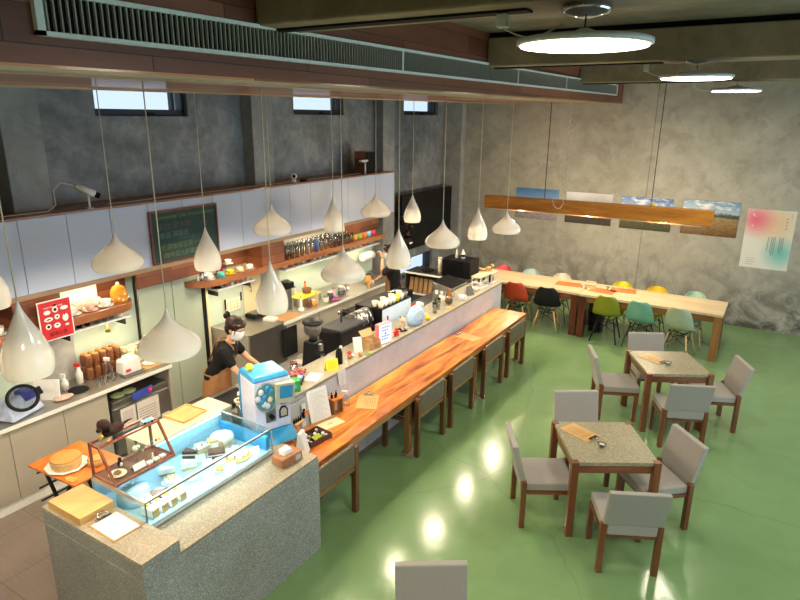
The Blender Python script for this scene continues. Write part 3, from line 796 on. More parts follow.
# poster
m, nt, b_, o_ = new_mat('pastel poster print')
t_ = nt.nodes.new('ShaderNodeTexCoord')
def blob(cx, cz, r):
    mp = nt.nodes.new('ShaderNodeMapping'); nt.links.new(t_.outputs['Object'], mp.inputs[0]); mp.inputs['Location'].default_value = (-cx, 0, -cz)
    ln = nt.nodes.new('ShaderNodeVectorMath'); ln.operation = 'LENGTH'; nt.links.new(mp.outputs[0], ln.inputs[0])
    return ramp(nt, math_n(nt, 'DIVIDE', ln.outputs['Value'], r), [(0, (1, 1, 1)), (.35, (.75, .75, .75)), (1, (0, 0, 0))])
c = mixc(nt, blob(.45, .80, .42), (.70, .70, .64), (.72, .50, .30))
c = mixc(nt, blob(.14, .85, .34), c, (.75, .12, .22))
c = mixc(nt, blob(.58, .30, .32), c, (.14, .50, .46))
nt.links.new(c, b_.inputs['Base Color']); b_.inputs['Roughness'].default_value = .5
t = thing('poster', 'white poster with pink, peach and teal colour clouds on the end wall', 'poster', (-.44, YW - .001, 1.11))
build('sheet', B().box(0, .73, -.008, 0, 0, 1.03), m, t)
b = B()
for col, (x, z, n) in enumerate(((.60, .88, 4),)):
    for k in range(n): b.box(x, x + .018, -.0095, -.008, z - k * .055, z - k * .055 + .02)
b.box(.665, .669, -.0095, -.008, .9, .99)
for x, z1, z0 in ((.60, .57, .36), (.575, .56, .30), (.55, .57, .33), (.48, .57, .28), (.455, .56, .25), (.43, .57, .30), (.38, .56, .33)):
    z = z1
    while z > z0: b.box(x - .007, x + .007, -.0095, -.008, z - .012, z); z -= .019
build('lettering', b, S('grey print', (.16, .18, .18), .8), t)
b = B()
for k in range(4): b.box(.09 - .01 * (k % 2), .21 + .02 * (k % 2), -.0095, -.008, .06 + k * .035, .066 + k * .035)
build('caption', b, S('faded print', (.45, .30, .26), .8), t)
b = B().sph((.10, -.009, .93), .018, (1, .15, 1)).sph((.13, -.009, .905), .010, (1, .15, 1)).sph((.11, -.009, .74), .014, (1, .15, 1)).sph((.08, -.009, .76), .006, (1, .15, 1))
build('emblem', b, S('pale pink print', (.80, .55, .58), .8), t)
M['patch'] = S('paint patch', (.52, .50, .42), .8)

# ------------------------------------------------------------------ television, speaker, wall cameras
t = thing('television', 'large black flat television tilted on the left concrete wall', 'television', (XW, 11.05, 1.62), 0)
b = B().box(.22, .27, -1.03, 1.03, -.55, .55); build('panel', b, 'black', t, bevel=.006)
build('screen', B().box(.27, .274, -1.01, 1.01, -.52, .53), 'screen', t)
build('bracket', B().box(0.003, .22, -.2, .2, -.12, .12), 'black_metal', t)

# ------------------------------------------------------------------ low bar with stools
BX0, BX1 = -3.55, -3.02
t = thing('bar_table', 'long varnished orange timber bar table along the pale counter wall', 'bar table', (-3.28, 6.05, 0))
hx = (BX1 - BX0) / 2
b = B(); b.box(-hx + .006, hx, -2.54, 2.57, .715, .75); build('tabletop', b, 'bar_wood', t, bevel=.003)
build('edge_rail', B().box(hx - .03, hx - .002, -2.54, 2.56, .665, .714), 'bar_edge', t, bevel=.002)
for y in (5.24, 6.98, 8.53):
    build('leg', B().box(.155, .215, y - 6.05 - .035, y - 6.05 + .035, 0, .664), 'frame_wood', t, bevel=.003)
M['woven'] = None
m, nt, b_, o_ = new_mat('woven seagrass')
v = coords(nt, rot=(.0, 0, 0)); w1 = nt.nodes.new('ShaderNodeTexChecker'); w1.inputs['Scale'].default_value = 95; nt.links.new(v, w1.inputs[0])
w1.inputs[1].default_value = (.20, .165, .10, 1); w1.inputs[2].default_value = (.085, .07, .045, 1)
nz = noise(nt, v, 60, 4, .6)
nt.links.new(mixc(nt, .4, w1.outputs[0], ramp(nt, nz, [(.3, (.06, .05, .03)), (.7, (.28, .23, .15))])), b_.inputs['Base Color'])
b_.inputs['Roughness'].default_value = .75; bump(nt, b_, w1.outputs[1], .5, .004); M['woven'] = m
def bar_stool(y, label, src=None):
    if src: return dup(src, (-3.21, y, 0), PI, label)
    t = thing('woven_chair', label, 'chair', (-3.21, y, 0), PI, 'woven backed chairs tucked under the bar')
    for s in (-1, 1):
        build('leg', B().box(-.265, -.21, s * .30 - .026, s * .30 + .026, 0, .70), 'stool_wood', t, bevel=.004)
        build('leg', B().box(.16, .21, s * .295 - .024, s * .295 + .024, 0, .42), 'stool_wood', t, bevel=.004)
    b = B()
    for s in (-1, 1): b.box(-.21, .16, s * .295 - .015, s * .295 + .015, .375, .42)
    b.box(-.255, -.22, -.274, .274, .455, .50); b.box(.17, .2, -.27, .27, .375, .42)
    build('seat_frame', b, 'frame_wood_x', t, bevel=.002)
    build('seat', B().box(-.205, .215, -.275, .275, .42, .455), 'woven', t, bevel=.01)
    build('backrest', B().box(-.262, -.225, -.2735, .2735, .505, .735), 'woven', t, bevel=.012, seg=3)
    return t
s0 = bar_stool(3.78, 'woven backed wooden chair nearest the terrazzo counter corner, under the bar')
for y, l in ((5.54, 'woven backed wooden chair just right of the first bar leg, second from the near end'),
             (6.34, 'woven backed wooden chair in the middle of the five under the bar'),
             (7.29, 'woven backed wooden chair, fourth from the near end of the bar'),
             (8.12, 'woven backed wooden chair at the far end of the bar')): bar_stool(y, l, s0)
for y, w in ((5.27, 'nearest'), (7.02, 'middle'), (8.55, 'farthest')):
    b = B(); b.lathe([(.11, 0), (.10, .012), (.05, .018)], n=9)
    one('floor_patch', b, S('rough mortar', (.30, .27, .18), .9, var=.3, scale=20), 'small mortar patch at the foot of the %s bar leg' % w, 'patch', (-3.07, y, 0), 0, 'mortar patches at the bar legs')
# ------------------------------------------------------------------ terrazzo counter block and bar wall
t = thing('terrazzo_counter', 'speckled grey terrazzo counter block carrying the cake display case', 'counter', (-3.46, 2.66, 0))
b = B()
b.prism([(-.54, -.84), (.54, -.84), (.54, .84), (-.095, .84), (-.095, 1.085), (-.30, 1.085), (-.30, .0), (-.54, .0)], 0.0, .875, 'Z')
build('body', b, 'terrazzo', t, bevel=.006)
build('ledge_top', B().prism([(-.53, -.555), (.535, -.555), (.535, .835), (-.095, .835), (-.095, 1.085), (-.30, 1.085), (-.30, 0), (-.53, 0)], .8755, .90, 'Z'), 'terrazzo_top', t, bevel=.004)
build('raised_end', B().box(-.54, .54, -.84, -.56, .8755, .985), 'terrazzo', t, bevel=.004)
build('raised_top', B().box(-.54, .54, -.84, -.56, .9855, 1.0), 'terrazzo_top', t, bevel=.004)

t = thing('counter_wall', 'pale grey rendered counter wall with beige cap behind the bar top', 'counter', (-3.74, 6.35, 0))
build('wall', B().box(-.17, .18, -2.47, 2.55, 0, 1.075), 'bar_wall', t)
build('cap', B().box(-.2, .195, -2.48, 2.56, 1.076, 1.11), 'bar_cap', t, bevel=.004)

# work counter behind
t = thing('work_counter', 'stainless work counter running behind the counter wall', 'counter', (-4.24, 6.2, 0))
build('worktop', B().box(-.30, .29, -2.52, 2.3, .86, .90), 'steel', t, bevel=.004)
build('body', B().box(-.27, .29, -2.5, 2.28, .08, .859), 'steel_dark', t)

# ------------------------------------------------------------------ display case
cx0, cx1, cy0, cy1 = -3.86, -3.265, 2.115, 3.33
CZ0, CZ1 = .90, 1.13
t = thing('display_case', 'glass cake display case glowing pale blue on the terrazzo counter', 'display case', (cx0, cy0, CZ0))
W, L, H = cx1 - cx0, cy1 - cy0, CZ1 - CZ0
build('base', B().box(-.0, W, 0, L, 0, .028), 'alu', t, bevel=.002)
build('deck', B().box(.012, W - .012, .012, L - .012, .028, .034), S('pale blue deck', (.36, .52, .60), .35, var=.03), t)
b = B(); w = .009
for x in (0, W - w):
    for y in (0, L - w): b.box(x, x + w, y, y + w, .028, H)
b.box(0, w, w, L - w, H - w, H); b.box(W - w, W, w, L - w, H - .006, H)
b.box(w, W - w, 0, w, H - .036, H); b.box(w, W - w, L - w, L, H - w, H); b.box(w, W - w, 0, w, .028, .05)
b.box(W - .004, W + .004, 0, L, .028, .034); b.box(W - .002, W + .008, 0, L, .008, .014)
build('frame', b, 'case_alu', t)
build('frame_edge', B().box(W - .001, W + .004, 0, L, H - .012, H - .004).box(W - .001, W + .003, -.002, .008, .03, H), 'steel_dark', t)
build('front_pane', B().box(W - .008, W - .005, w, L - w, .034, H - .007), 'case_glass', t)
build('top_pane', B().box(w, W - w, w, L - w, H - .006, H - .002), 'case_glass', t)
build('side_pane', B().box(w, W - w, .003, .006, .034, H - w), 'case_glass', t)
build('side_pane', B().box(w, W - w, L - .006, L - .003, .034, H - w), 'case_glass', t)
build('back_panel', B().box(.001, .006, w, L - w, .034, H - w), S('pale blue liner', (.30, .50, .62), .4), t)
build('end_cushion', B().box(.02, W - .03, L - .05, L - .012, .035, .16), 'blue', t, bevel=.008)
build('light_strip', B().box(W - .022, W - .014, .02, L - .02, H - .018, H - .008), 'case_led', t)
build('light_strip', B().box(.010, .018, .02, L - .02, H - .02, H - .012), 'case_led', t)
area(t, (W - .03, L / 2, H - .02), 2.0, (.62, .86, 1.0), .02, L - .1, (0, D(25), 0), 'RECTANGLE', 'case_light')
area(t, (.03, L / 2, H - .02), 1.0, (.62, .86, 1.0), .02, L - .1, (0, D(-25), 0), 'RECTANGLE', 'case_light')
t = thing('case_cabinet', 'cream green topped cabinet strip along the back of the display case', 'cabinet', (-4.03, 2.83, 0))
build('body', B().box(-.14, .155, -.22, .63, 0, 1.10), 'cupboard', t)
build('top', B().box(-.145, .16, -.225, .635, 1.101, 1.125), S('sage cream laminate', (.50, .52, .36), .35, var=.02), t, bevel=.003)

# cakes, sheets of price cards inside the case
FZ = CZ0 + .0345
def cake_card(x, y, label, tx=.08, tz=.055, ang=0, g='price cards in the display case'):
    t = one('price_card', B().hexa([(-.001, -tx / 2, 0), (.001, -tx / 2, 0), (.001, tx / 2, 0), (-.001, tx / 2, 0), (-.02, -tx / 2, tz), (-.018, -tx / 2, tz), (-.018, tx / 2, tz), (-.02, tx / 2, tz)]), 'paper', label, 'price card', (x, y, FZ), ang, g)
    return t
def plate(x, y, r, name, label, mat='china', g=None):
    return one(name, B().lathe([(r * .6, 0), (r, .012), (r - .004, .015), (r * .6, .005)], n=28), mat, label, 'plate', (x, y, FZ), 0, g)
def slab_cake(n, x, y, label, layers, w=.055, l=.085, rz=0, top=None, cat='cake', z=FZ):
    if n != 'cube_cake': w *= 1.35; l *= 1.3; layers = [(m, th * 1.35) for m, th in layers]
    t = thing(n, label, cat, (x, y, z), rz)
    h = 0
    for i, (m, th) in enumerate(layers):
        build('layer', B().prism([(-l / 2, -w / 2), (l / 2, -w * .12), (l / 2, w * .12), (-l / 2, w / 2)] if n == 'cake_slice' else [(-l / 2, -w / 2), (l / 2, -w / 2), (l / 2, w / 2), (-l / 2, w / 2)], h, h + th - .0003, 'Z'), m, t)
        h += th
    if top: build('topping', B().sph((-.01, 0, h + .008), .012), top, t)
    return t
M['sponge'] = S('sponge', (.66, .45, .20), .85, var=.15); M['choc'] = S('chocolate', (.10, .035, .018), .6, var=.2)
M['cream_w'] = S('whipped cream', (.84, .82, .76), .6); M['lemon'] = S('lemon custard', (.85, .62, .08), .4); M['pinkcream'] = S('pink cream', (.75, .28, .32), .5)
M['matcha'] = S('matcha', (.30, .38, .12), .8); M['tart'] = S('tart crust', (.50, .27, .09), .8, var=.2)
# back row
yy = 2.62
slab_cake('cake_slice', -3.74, 2.88, 'chocolate layered cake slice at the back of the case, left of the meringue pair', [('choc', .02), ('cream_w', .008), ('choc', .02)], rz=.4)
slab_cake('cake_slice', -3.70, 2.98, 'cream cake slice at the back of the case behind the chocolate one', [('sponge', .02), ('cream_w', .012), ('sponge', .015), ('cream_w', .008)], rz=1.2, top='pinkcream')
slab_cake('cake_slice', -3.71, 3.10, 'tan sponge slice near the back right of the case', [('sponge', .025), ('cream_w', .01), ('sponge', .018)], rz=1.0)
slab_cake('cake_slice', -3.66, 3.20, 'small pink topped slice at the far back corner of the case', [('sponge', .02), ('cream_w', .02)], rz=1.4, top='pinkcream')
slab_cake('chocolate_cake', -3.56, 2.99, 'dark chocolate cake bar with cream line in the middle of the case', [('cream_w', .012), ('choc', .02), ('cream_w', .006), ('choc', .012)], w=.07, l=.10, rz=.9)
slab_cake('cake_slice', -3.70, 2.62, 'pale cheese slice just behind the wooden display box', [('tart', .01), ('cream_w', .03)], rz=.7)
slab_cake('cake_slice', -3.62, 2.76, 'white frosted slice in the middle of the case', [('sponge', .015), ('cream_w', .035)], rz=.8)
slab_cake('chocolate_cake', -3.46, 2.36, 'brown iced cake with white filling under the wooden display box edge', [('cream_w', .014), ('choc', .012), ('cream_w', .01), ('choc', .01)], w=.08, l=.09, rz=.9)
plate(-3.60, 3.13, .085, 'cake_plate', 'clear round plate near the far end of the case', 'glassware')
plate(-3.58, 2.56, .075, 'lemon_plate', 'round plate with white lemon cake, left of the frosted slice')
t = thing('lemon_cake', 'white lemon topped cake on the round plate in the case', 'cake', (-3.58, 2.56, FZ + .0155))
build('body', B().lathe([(.055, 0), (.055, .022), (.04, .028)], n=24), 'cream_w', t); b = B()
for k in range(5): b.sph((.03 * math.cos(k * 1.26), .03 * math.sin(k * 1.26), .030), .009)
build('lemon_topping', b, 'lemon', t)
plate(-3.49, 2.67, .05, 'small_plate', 'small plate with an egg tart in the middle of the case')
t = thing('egg_tart', 'yellow centred egg tart on its small plate in the case', 'tart', (-3.49, 2.67, FZ + .0155))
build('crust', B().lathe([(.026, 0), (.034, .016), (.030, .016), (.024, .01)], n=20), 'cream_w', t); build('filling', B().lathe([(.012, .0105), (.010, .017)], n=16), 'lemon', t)
# large dome cake under cover
t = thing('cake_dome', 'large pale blue cake cover at the near left corner of the case', 'cover', (-3.62, 2.27, FZ))
build('dome', B().lathe([(.115, 0), (.118, .06), (.105, .10), (.07, .125), (.02, .135)], n=32), S('frosted blue plastic', (.42, .62, .76), .3), t)
build('knob', B().sph((0, 0, .145), .012), 'white', t)
# lemon roll group at front
for k in range(4):
    t = thing('lemon_slice', 'white cream slice topped with yellow lemon at the front of the case, %s of four' % ('nearest', 'second', 'third', 'farthest')[k], 'cake', (-3.375, 2.22 + k * .078, FZ), .1, 'lemon cream slices'); t.scale = (1.25, 1.25, 1.35)
    build('body', B().hexa([(-.045, -.024, 0), (.045, -.024, 0), (.045, .024, 0), (-.045, .024, 0), (-.04, -.022, .05), (.04, -.022, .05), (.04, .022, .05), (-.04, .022, .05)]), 'cream_w', t, bevel=.006)
    build('lemon_topping', B().sph((-.015, 0, .054), .014, (1, 1, .6)), 'lemon', t)
    build('biscuit_edge', B().box(.0405, .0485, -.02, .02, 0, .045), 'tart', t)
plate(-3.385, 2.86, .035, 'tart_plate', 'tiny plate under the lemon tart at the front of the case')
t = thing('lemon_tart', 'small yellow lemon tart at the front middle of the case', 'tart', (-3.385, 2.86, FZ + .0155))
build('crust', B().lathe([(.026, 0), (.033, .018), (.028, .018), (.024, .01)], n=20), 'tart', t); build('filling', B().lathe([(.025, .012), (.026, .021), (.01, .026)], n=20), 'lemon', t)
one('wooden_board', B().lathe([(.115, 0), (.12, .004), (.12, .012), (.115, .015)], n=32), 'cork', 'round wooden board of white cakes at the far front of the case', 'board', (-3.44, 3.09, FZ))
for i, (dx, dy) in enumerate(((-.055, -.03), (-.05, .03), (0, -.055), (.005, .0), (.01, .055), (.06, -.03), (.06, .03))):
    slab_cake('cube_cake', -3.44 + dx, 3.09 + dy, 'white cube cake on the round wooden board', [('sponge', .01), ('cream_w', .035)], w=.043, l=.043, rz=.5, z=FZ + .0155)['group'] = 'white cube cakes on the board'
for i, (x, y, l) in enumerate(((-3.62, 2.88, 'beside the frosted slice'), (-3.66, 3.05, 'behind the chocolate bar'), (-3.78, 3.0, 'at the back edge'), (-3.76, 3.16, 'at the far back corner'), (-3.52, 2.86, 'in front of the frosted slice'),
                               (-3.46, 2.94, 'before the wooden board'), (-3.36, 2.74, 'left of the lemon tart'), (-3.34, 3.20, 'right of the wooden board'), (-3.42, 2.50, 'behind the lemon slices'), (-3.33, 2.93, 'right of the lemon tart'), (-3.33, 2.55, 'after the lemon slices'))):
    cake_card(x, y, 'small white price card in the cake case, %s' % l, ang=D(-25))

# ------------------------------------------------------------------ wooden display cabinet on top
t = thing('wooden_display', 'sloping dark red framed glass box of miniature treats on top of the cake case', 'display box', (-3.58, 2.12, CZ1 + .0005))
DW2, DL, DH = .27, .50, .255; xt0, xt1 = -.27, -.155
w = .016
b = B()
def fr(a, c): b.bar(a, c, w, w)
for y in (w / 2, DL - w / 2):
    fr((0 - w / 2, y, w / 2), (-DW2 + w / 2, y, w / 2)); fr((xt1, y, DH), (xt0 + w / 2, y, DH)); fr((-w / 2, y, .008), (xt1, y, DH)); fr((-DW2 + w / 2, y, 0.0), (-DW2 + w / 2, y, DH))
for x, z in ((-w / 2, w / 2), (-DW2 + w / 2, w / 2), (xt1, DH), (xt0 + w / 2, DH)): fr((x, 0, z), (x, DL, z))
build('frame', b, 'display_wood', t)
build('floor', B().box(-DW2 + .01, -.01, .012, DL - .012, .001, .012), 'choc', t)
build('front_pane', B().sheet([(-.010, .015, .018), (-.010, DL - .015, .018), (xt1 + .002, DL - .015, DH - .008), (xt1 + .002, .015, DH - .008)], .002), 'glass', t)
build('top_pane', B().box(xt0 + .018, xt1 - .008, .015, DL - .015, DH - .002, DH + .001), 'glass', t)
wd0 = Vector((-3.58, 2.12, CZ1 + .013))
def W_(x, y, z=0): return (wd0.x + x, wd0.y + y, wd0.z + z)
one('oval_plate', B().lathe([(.04, 0), (.062, .010), (.058, .012), (.038, .004)], n=28), 'cream', 'oval cream plate of noodles in the left of the wooden display box', 'plate', W_(-.12, .10))
t = thing('noodle_mound', 'tiny brown mound of noodles on the cream plate in the wooden display box', 'food', W_(-.12, .10, .0125))
b = B()
for k in range(26):
    a = random.random() * 6.28; r = random.random() * .028; z = .004 + (.03 - r) * .5 * random.random()
    b.tube([(r * math.cos(a + j * .5), r * math.sin(a + j * .5), z + .003 * math.sin(j)) for j in range(5)], .003, 5)
build('noodles', b, S('fried noodles', (.30, .12, .04), .5, var=.3), t)
one('folded_card', B().sheet([(0, -.05, 0), (0, .05, 0), (-.02, .05, .04), (-.02, -.05, .04)], .002).sheet([(-.05, -.05, 0), (-.05, .05, 0), (-.021, .05, .04), (-.021, -.05, .04)], .002), 'paper', 'white folded card inside the wooden display box', 'card', W_(-.05, .235))
for k, (y, m) in enumerate(((.31, 'pinkcream'), (.365, 'matcha'), (.42, 'pinkcream'))):
    t = thing('miniature_cake', 'tiny layered cake at the front of the wooden display box, %s of three' % ('left', 'middle', 'right')[k], 'miniature', W_(-.045, y), 0, 'miniature cakes in the wooden box')
    build('base', B().box(-.018, .018, -.022, .022, 0, .010), m, t); build('icing', B().box(-.017, .017, -.021, .021, .0102, .024), 'cream_w', t, bevel=.003)
t = thing('miniature_sundae', 'tiny glass sundae in the middle of the wooden display box', 'miniature', W_(-.17, .29))
build('glass', B().lathe([(.018, 0), (.004, .008), (.004, .04), (.024, .07), (.03, .085)], n=20), 'glassware', t)
build('ice_cream', B().sph((0, 0, .098), .024).sph((.015, .015, .11), .014), 'cream', t)
build('flag', B().tube([(0, 0, .11), (.01, .01, .16)], .0015, 5).box(-.015, .015, .009, .011, .14, .155), 'rubber', t)
t = thing('penguin_figurine', 'tiny black and white bird figure in the wooden display box', 'figurine', W_(-.19, .17))
build('body', B().sph((0, 0, .03), .018, (1, 1, 1.6)), 'rubber', t); build('belly', B().sph((.008, 0, .026), .014, (1, .9, 1.5)), 'white', t); build('head', B().sph((0, 0, .066), .013), 'rubber', t)
b = B()
t = thing('bead_garland', 'garland of small coloured balls in the wooden display box', 'garland', W_(-.10, .30, .10))
for k, c in enumerate(('matcha', 'pinkcream', 'white', 'blue', 'red', 'yellow')):
    build('ball', B().sph((0, k * .03, .012 * math.sin(k * .6) + .005 * k), .010, nu=12, nv=8), c, t)
build('thread', B().tube([(0, -.01 + k * .02, .001 * k) for k in range(9)], .001, 4), 'white', t)
one('salt_figure', B().lathe([(.014, 0), (.012, .02), (.005, .034), (.009, .042), (.003, .05)], n=14), 'cream', 'tiny cream figure behind the miniature cakes', 'figurine', W_(-.09, .37))
# dachshund plush on top
t = thing('plush_dog', 'dark brown plush dachshund lying on the wooden display box', 'plush toy', (-3.79, 2.27, CZ1 + DH + .009), D(-70))
b = B(); b.tube([(-.12, 0, .035), (-.08, 0, .042), (0, 0, .045), (.04, 0, .06), (.06, 0, .09)], [.02, .038, .036, .038, .034], 12)
b.tube([(-.13, 0, .035), (-.18, .01, .04), (-.21, .02, .038)], [.010, .006, .003], 8); build('body', b, S('brown plush', (.022, .010, .007), .95, var=.3, scale=200), t)
b = B().sph((.07, 0, .125), .046, (1, .95, .95)).sph((.112, 0, .112), .024, (1.3, .8, .7)); build('head', b, S('brown plush', (.022, .010, .007)), t)
build('muzzle', B().sph((.115, 0, .100), .016, (1, 1, .8)), S('tan plush', (.42, .20, .06), .9), t)
for s in (-1, 1):
    build('ear', B().sph((.06, s * .046, .11), .032, (.7, .3, 1.2)), 'hair', t)
    build('paw', B().sph((.075, s * .028, .012), .014, (1.7, .8, .8)), S('tan plush', (.42, .20, .06), .9), t)
build('nose', B().sph((.138, 0, .116), .007), 'rubber', t)
build('collar_bell', B().sph((.10, 0, .055), .010), 'yellow', t)
t = thing('blue_car', 'tiny pale blue toy car on top of the wooden display box, far end', 'toy car', (-3.76, 2.54, CZ1 + DH + .009), D(80))
build('body', B().box(-.045, .045, -.02, .02, .008, .028), S('pale blue paint', (.25, .55, .62), .3), t, bevel=.006)
build('cabin', B().hexa([(-.03, -.018, .0285), (.03, -.018, .0285), (.03, .018, .0285), (-.03, .018, .0285), (-.02, -.014, .045), (.018, -.014, .045), (.018, .014, .045), (-.02, .014, .045)]), 'glassware', t)
for x in (-.028, .028):
    for y in (-.021, .021): build('wheel', B().tube([(x, y - .003, .009), (x, y + .003, .009)], .009, 14), 'rubber', t)

# plywood boards, clipboard, trays
t = thing('plywood_stack', 'pale plywood box lid lying on the left end of the terrazzo counter', 'box', (-3.755, 1.965, 1.0))
for k in range(3): build('board', B().box(-.185, .185, -.125, .125, k * .019, k * .019 + .0185), 'cork', t, bevel=.001)
clipboard(.205, .29, 'clipboard with a white sheet on the near end of the terrazzo counter', (-3.385, 1.965, 1.0), D(178), 'kraft', 'paper', 'order clipboard')
t = thing('wooden_tray', 'honey coloured wooden tray resting behind the cake case', 'tray', (-4.07, 3.12, 1.1255), D(4))
build('base', B().box(-.12, .12, -.13, .13, 0, .008), 'cork', t)
b = B()
for s in (-1, 1): b.box(-.12, .12, s * .126 - .005, s * .126 + .005, .008, .018); b.box(s * .116 - .005, s * .116 + .005, -.121, .121, .008, .018)
build('rim', b, 'cork', t)

# ------------------------------------------------------------------ cake on folding tray stand
t = thing('tray_stand', 'orange varnished board on a black folding stand beside the terrazzo counter', 'side table', (-4.62, 2.42, 0), D(3))
build('tabletop', B().box(-.27, .33, -.23, .23, .832, .85), 'tray_orange', t, bevel=.002)
for y in (-.17, .17):
    build('leg', B().bar((-.22, y, 0), (.20, y, .83), .025, .02), 'black_metal', t); build('leg', B().bar((.20, y * .85, 0), (-.22, y * .85, .83), .025, .02), 'black_metal', t)
for z in (.5, .62, .76): build('cross_bar', B().tube([(-.235 + (.83 - z) * .0, -.19, z), (-.235, .19, z)], .008, 8), 'black_metal', t)
b = B()
for k in range(28):
    pass
one('baking_paper', B().lathe([(.12, 0), (.15, .003), (.165, .016), (.160, .017), (.12, .004)], n=9), 'paper', 'crumpled white paper under the large sponge cake', 'paper', (-4.60, 2.34, .85))
t = thing('sponge_cake', 'large round golden sponge cake on the orange board', 'cake', (-4.60, 2.34, .8555))
build('crumb', B().lathe([(.105, 0), (.112, .01), (.118, .05), (.122, .066), (.119, .073)], n=40), 'sponge', t)
build('crust', B().lathe([(.119, .0735), (.112, .084), (.09, .09), (.05, .088), (.02, .086)], n=40), S('golden crust', (.55, .26, .06), .6, var=.12, scale=12), t)
t = thing('small_sponge_cake', 'small golden sponge cake right of the large one on the orange board', 'cake', (-4.42, 2.48, .85))
build('crumb', B().lathe([(.055, 0), (.064, .05), (.062, .056)], n=30), 'sponge', t); build('crust', B().lathe([(.062, .0565), (.05, .066), (.01, .066)], n=30), S('golden crust', (.55, .26, .06)), t)
one('dry_herbs', B().sph((0, 0, .008), .04, (1.5, .7, .2)).sph((.03, .02, .01), .02, (1, .8, .4)), S('dry straw', (.45, .30, .08), .9), 'little bundle of dry straw at the corner of the orange board', 'garnish', (-4.38, 2.24, .85))

# ------------------------------------------------------------------ capsule machine
def capsule(loc, rz):
    t = thing('capsule_machine', 'sky blue and lilac capsule toy machine with a yellow ball on top', 'capsule machine', loc, rz)
    # local: front faces +x
    build('base', B().hexa([(-.17, -.19, 0), (.30, -.19, 0), (.30, .19, 0), (-.17, .19, 0), (-.17, -.19, .06), (.165, -.19, .062), (.165, .19, .062), (-.17, .19, .06)]), 'blue', t, bevel=.012, seg=3)
    build('back_shell', B().box(-.175, -.14, -.185, .185, .062, .49), 'blue', t, bevel=.01, seg=3)
    build('body', B().box(-.1395, .15, -.18, .18, .064, .49), 'lilac', t, bevel=.012, seg=3)
    build('top_cap', B().hexa([(-.18, -.19, .491), (.16, -.19, .491), (.16, .19, .491), (-.18, .19, .491), (-.15, -.16, .535), (.13, -.16, .535), (.13, .16, .535), (-.15, .16, .535)]), 'blue', t, bevel=.018, seg=4)
    # round-cornered window recess with capsules
    n = 20; poly = [(-.062 + .112 * math.cos(2 * PI * k / n) , .355 + .125 * math.sin(2 * PI * k / n)) for k in range(n)]
    build('window_ring', B().prism(poly, .150, .160, 'X'), 'chrome', t)
    poly = [(-.062 + .102 * math.cos(2 * PI * k / n), .355 + .115 * math.sin(2 * PI * k / n)) for k in range(n)]
    w = build('window', B().prism(poly, .160, .163, 'X'), S('dim teal window', (.10, .24, .28), .15, coat=.5), t)
    for k, (y, z, c) in enumerate(((-.11, .33, 'blue'), (-.055, .285, 'lilac'), (-.08, .37, 'blue'), (-.03, .335, 'cream'), (-.05, .43, 'blue'), (-.115, .41, 'white'), (-.02, .40, 'blue'), (-.145, .36, 'lilac'), (-.09, .305, 'white'))):
        build('capsule', B().sph((.164, y, z), .026, (.5, 1, 1), 14, 8), c, t)
    build('advert_panel', B().hexa([(.151, .02, .285), (.175, .02, .285), (.195, .20, .275), (.151, .20, .285), (.151, .02, .455), (.205, .02, .465), (.225, .20, .455), (.151, .20, .455)]), S('pale olive card', (.50, .50, .38), .4), t, bevel=.004)
    build('advert_print', B().sheet([(.188, .055, .33), (.204, .175, .325), (.222, .175, .435), (.206, .055, .44)], .003), 'blue', t)
    build('crank_plate', B().box(.150, .158, -.075, .025, .135, .245), 'steel_dark', t, bevel=.012)
    build('crank', B().tube([(.158, -.025, .185), (.182, -.025, .185)], .022, 18).box(.182, .192, -.05, 0, .178, .192), 'black', t)
    b = B()
    for k in range(6): b.box(.150, .156, -.072 + k * .016, -.064 + k * .016, .252, .268)
    build('price_strip', B().box(.150, .153, -.075, .025, .248, .272), 'red', t); build('price_marks', b, 'yellow', t)
    poly = [(.06, .15), (.145, .15), (.145, .215), (.125, .245), (.08, .245), (.06, .215)]
    build('chute_frame', B().prism(poly, .150, .160, 'X'), 'black', t)
    poly = [(.072, .162), (.133, .162), (.133, .212), (.118, .233), (.087, .233), (.072, .212)]
    build('chute_door', B().prism(poly, .160, .162, 'X'), 'cupboard', t)
    build('coin_plate', B().box(.150, .154, .075, .13, .262, .278), 'steel_dark', t)
    t.scale = (1, .93, 1.1)
    return t
capsule((-3.59, 3.60, .9), D(-22))
one('capsule_ball', B().sph((0, 0, .034), .034), 'yellow', 'yellow capsule ball sitting on the blue machine top', 'ball', (-3.66, 3.50, 1.489))
# ------------------------------------------------------------------ sink counter along the left wall
XC = -5.65
t = thing('sink_counter', 'steel topped sink counter with warm grey doors along the left wall', 'counter', (XC, 2.7, 0))
build('worktop', B().box(-.56, .012, -1.7, 1.50, .835, .86), 'steel', t, bevel=.003)
build('top_edge', B().box(.013, .02, -1.7, 1.50, .822, .862), 'alu', t)
build('carcass', B().box(-.55, -.03, -1.7, .70, .1, .834).box(-.55, -.0, 1.465, 1.495, 0, .834).box(-.55, -.5, .70, 1.465, 0, .834), 'cupboard', t)
build('toe_kick', B().box(-.5, -.02, -1.7, .70, 0, .099), 'alu', t)
for y0, y1 in ((-.72, -.285), (-.28, .225), (.23, .695), (-1.16, -.725), (-1.69, -1.165)):
    build('door', B().box(-.0295, -.008, y0, y1, .105, .80), 'cupboard', t, bevel=.002)
build('sink_basin', B().box(-.45, -.1, -.75, -.02, .8605, .864), 'steel_dark', t)
build('upstand', B().box(-.56, -.54, -1.7, 1.5, .8605, .885), 'alu', t)
t = thing('dishwasher', 'steel front dishwasher with blue label and papers under the sink counter', 'appliance', (XC, 3.80, 0))
build('body', B().box(-.48, -.03, -.36, .36, .02, .60), 'steel', t, bevel=.004)
build('door', B().box(-.0295, -.01, -.35, .35, .05, .58), 'steel', t, bevel=.004)
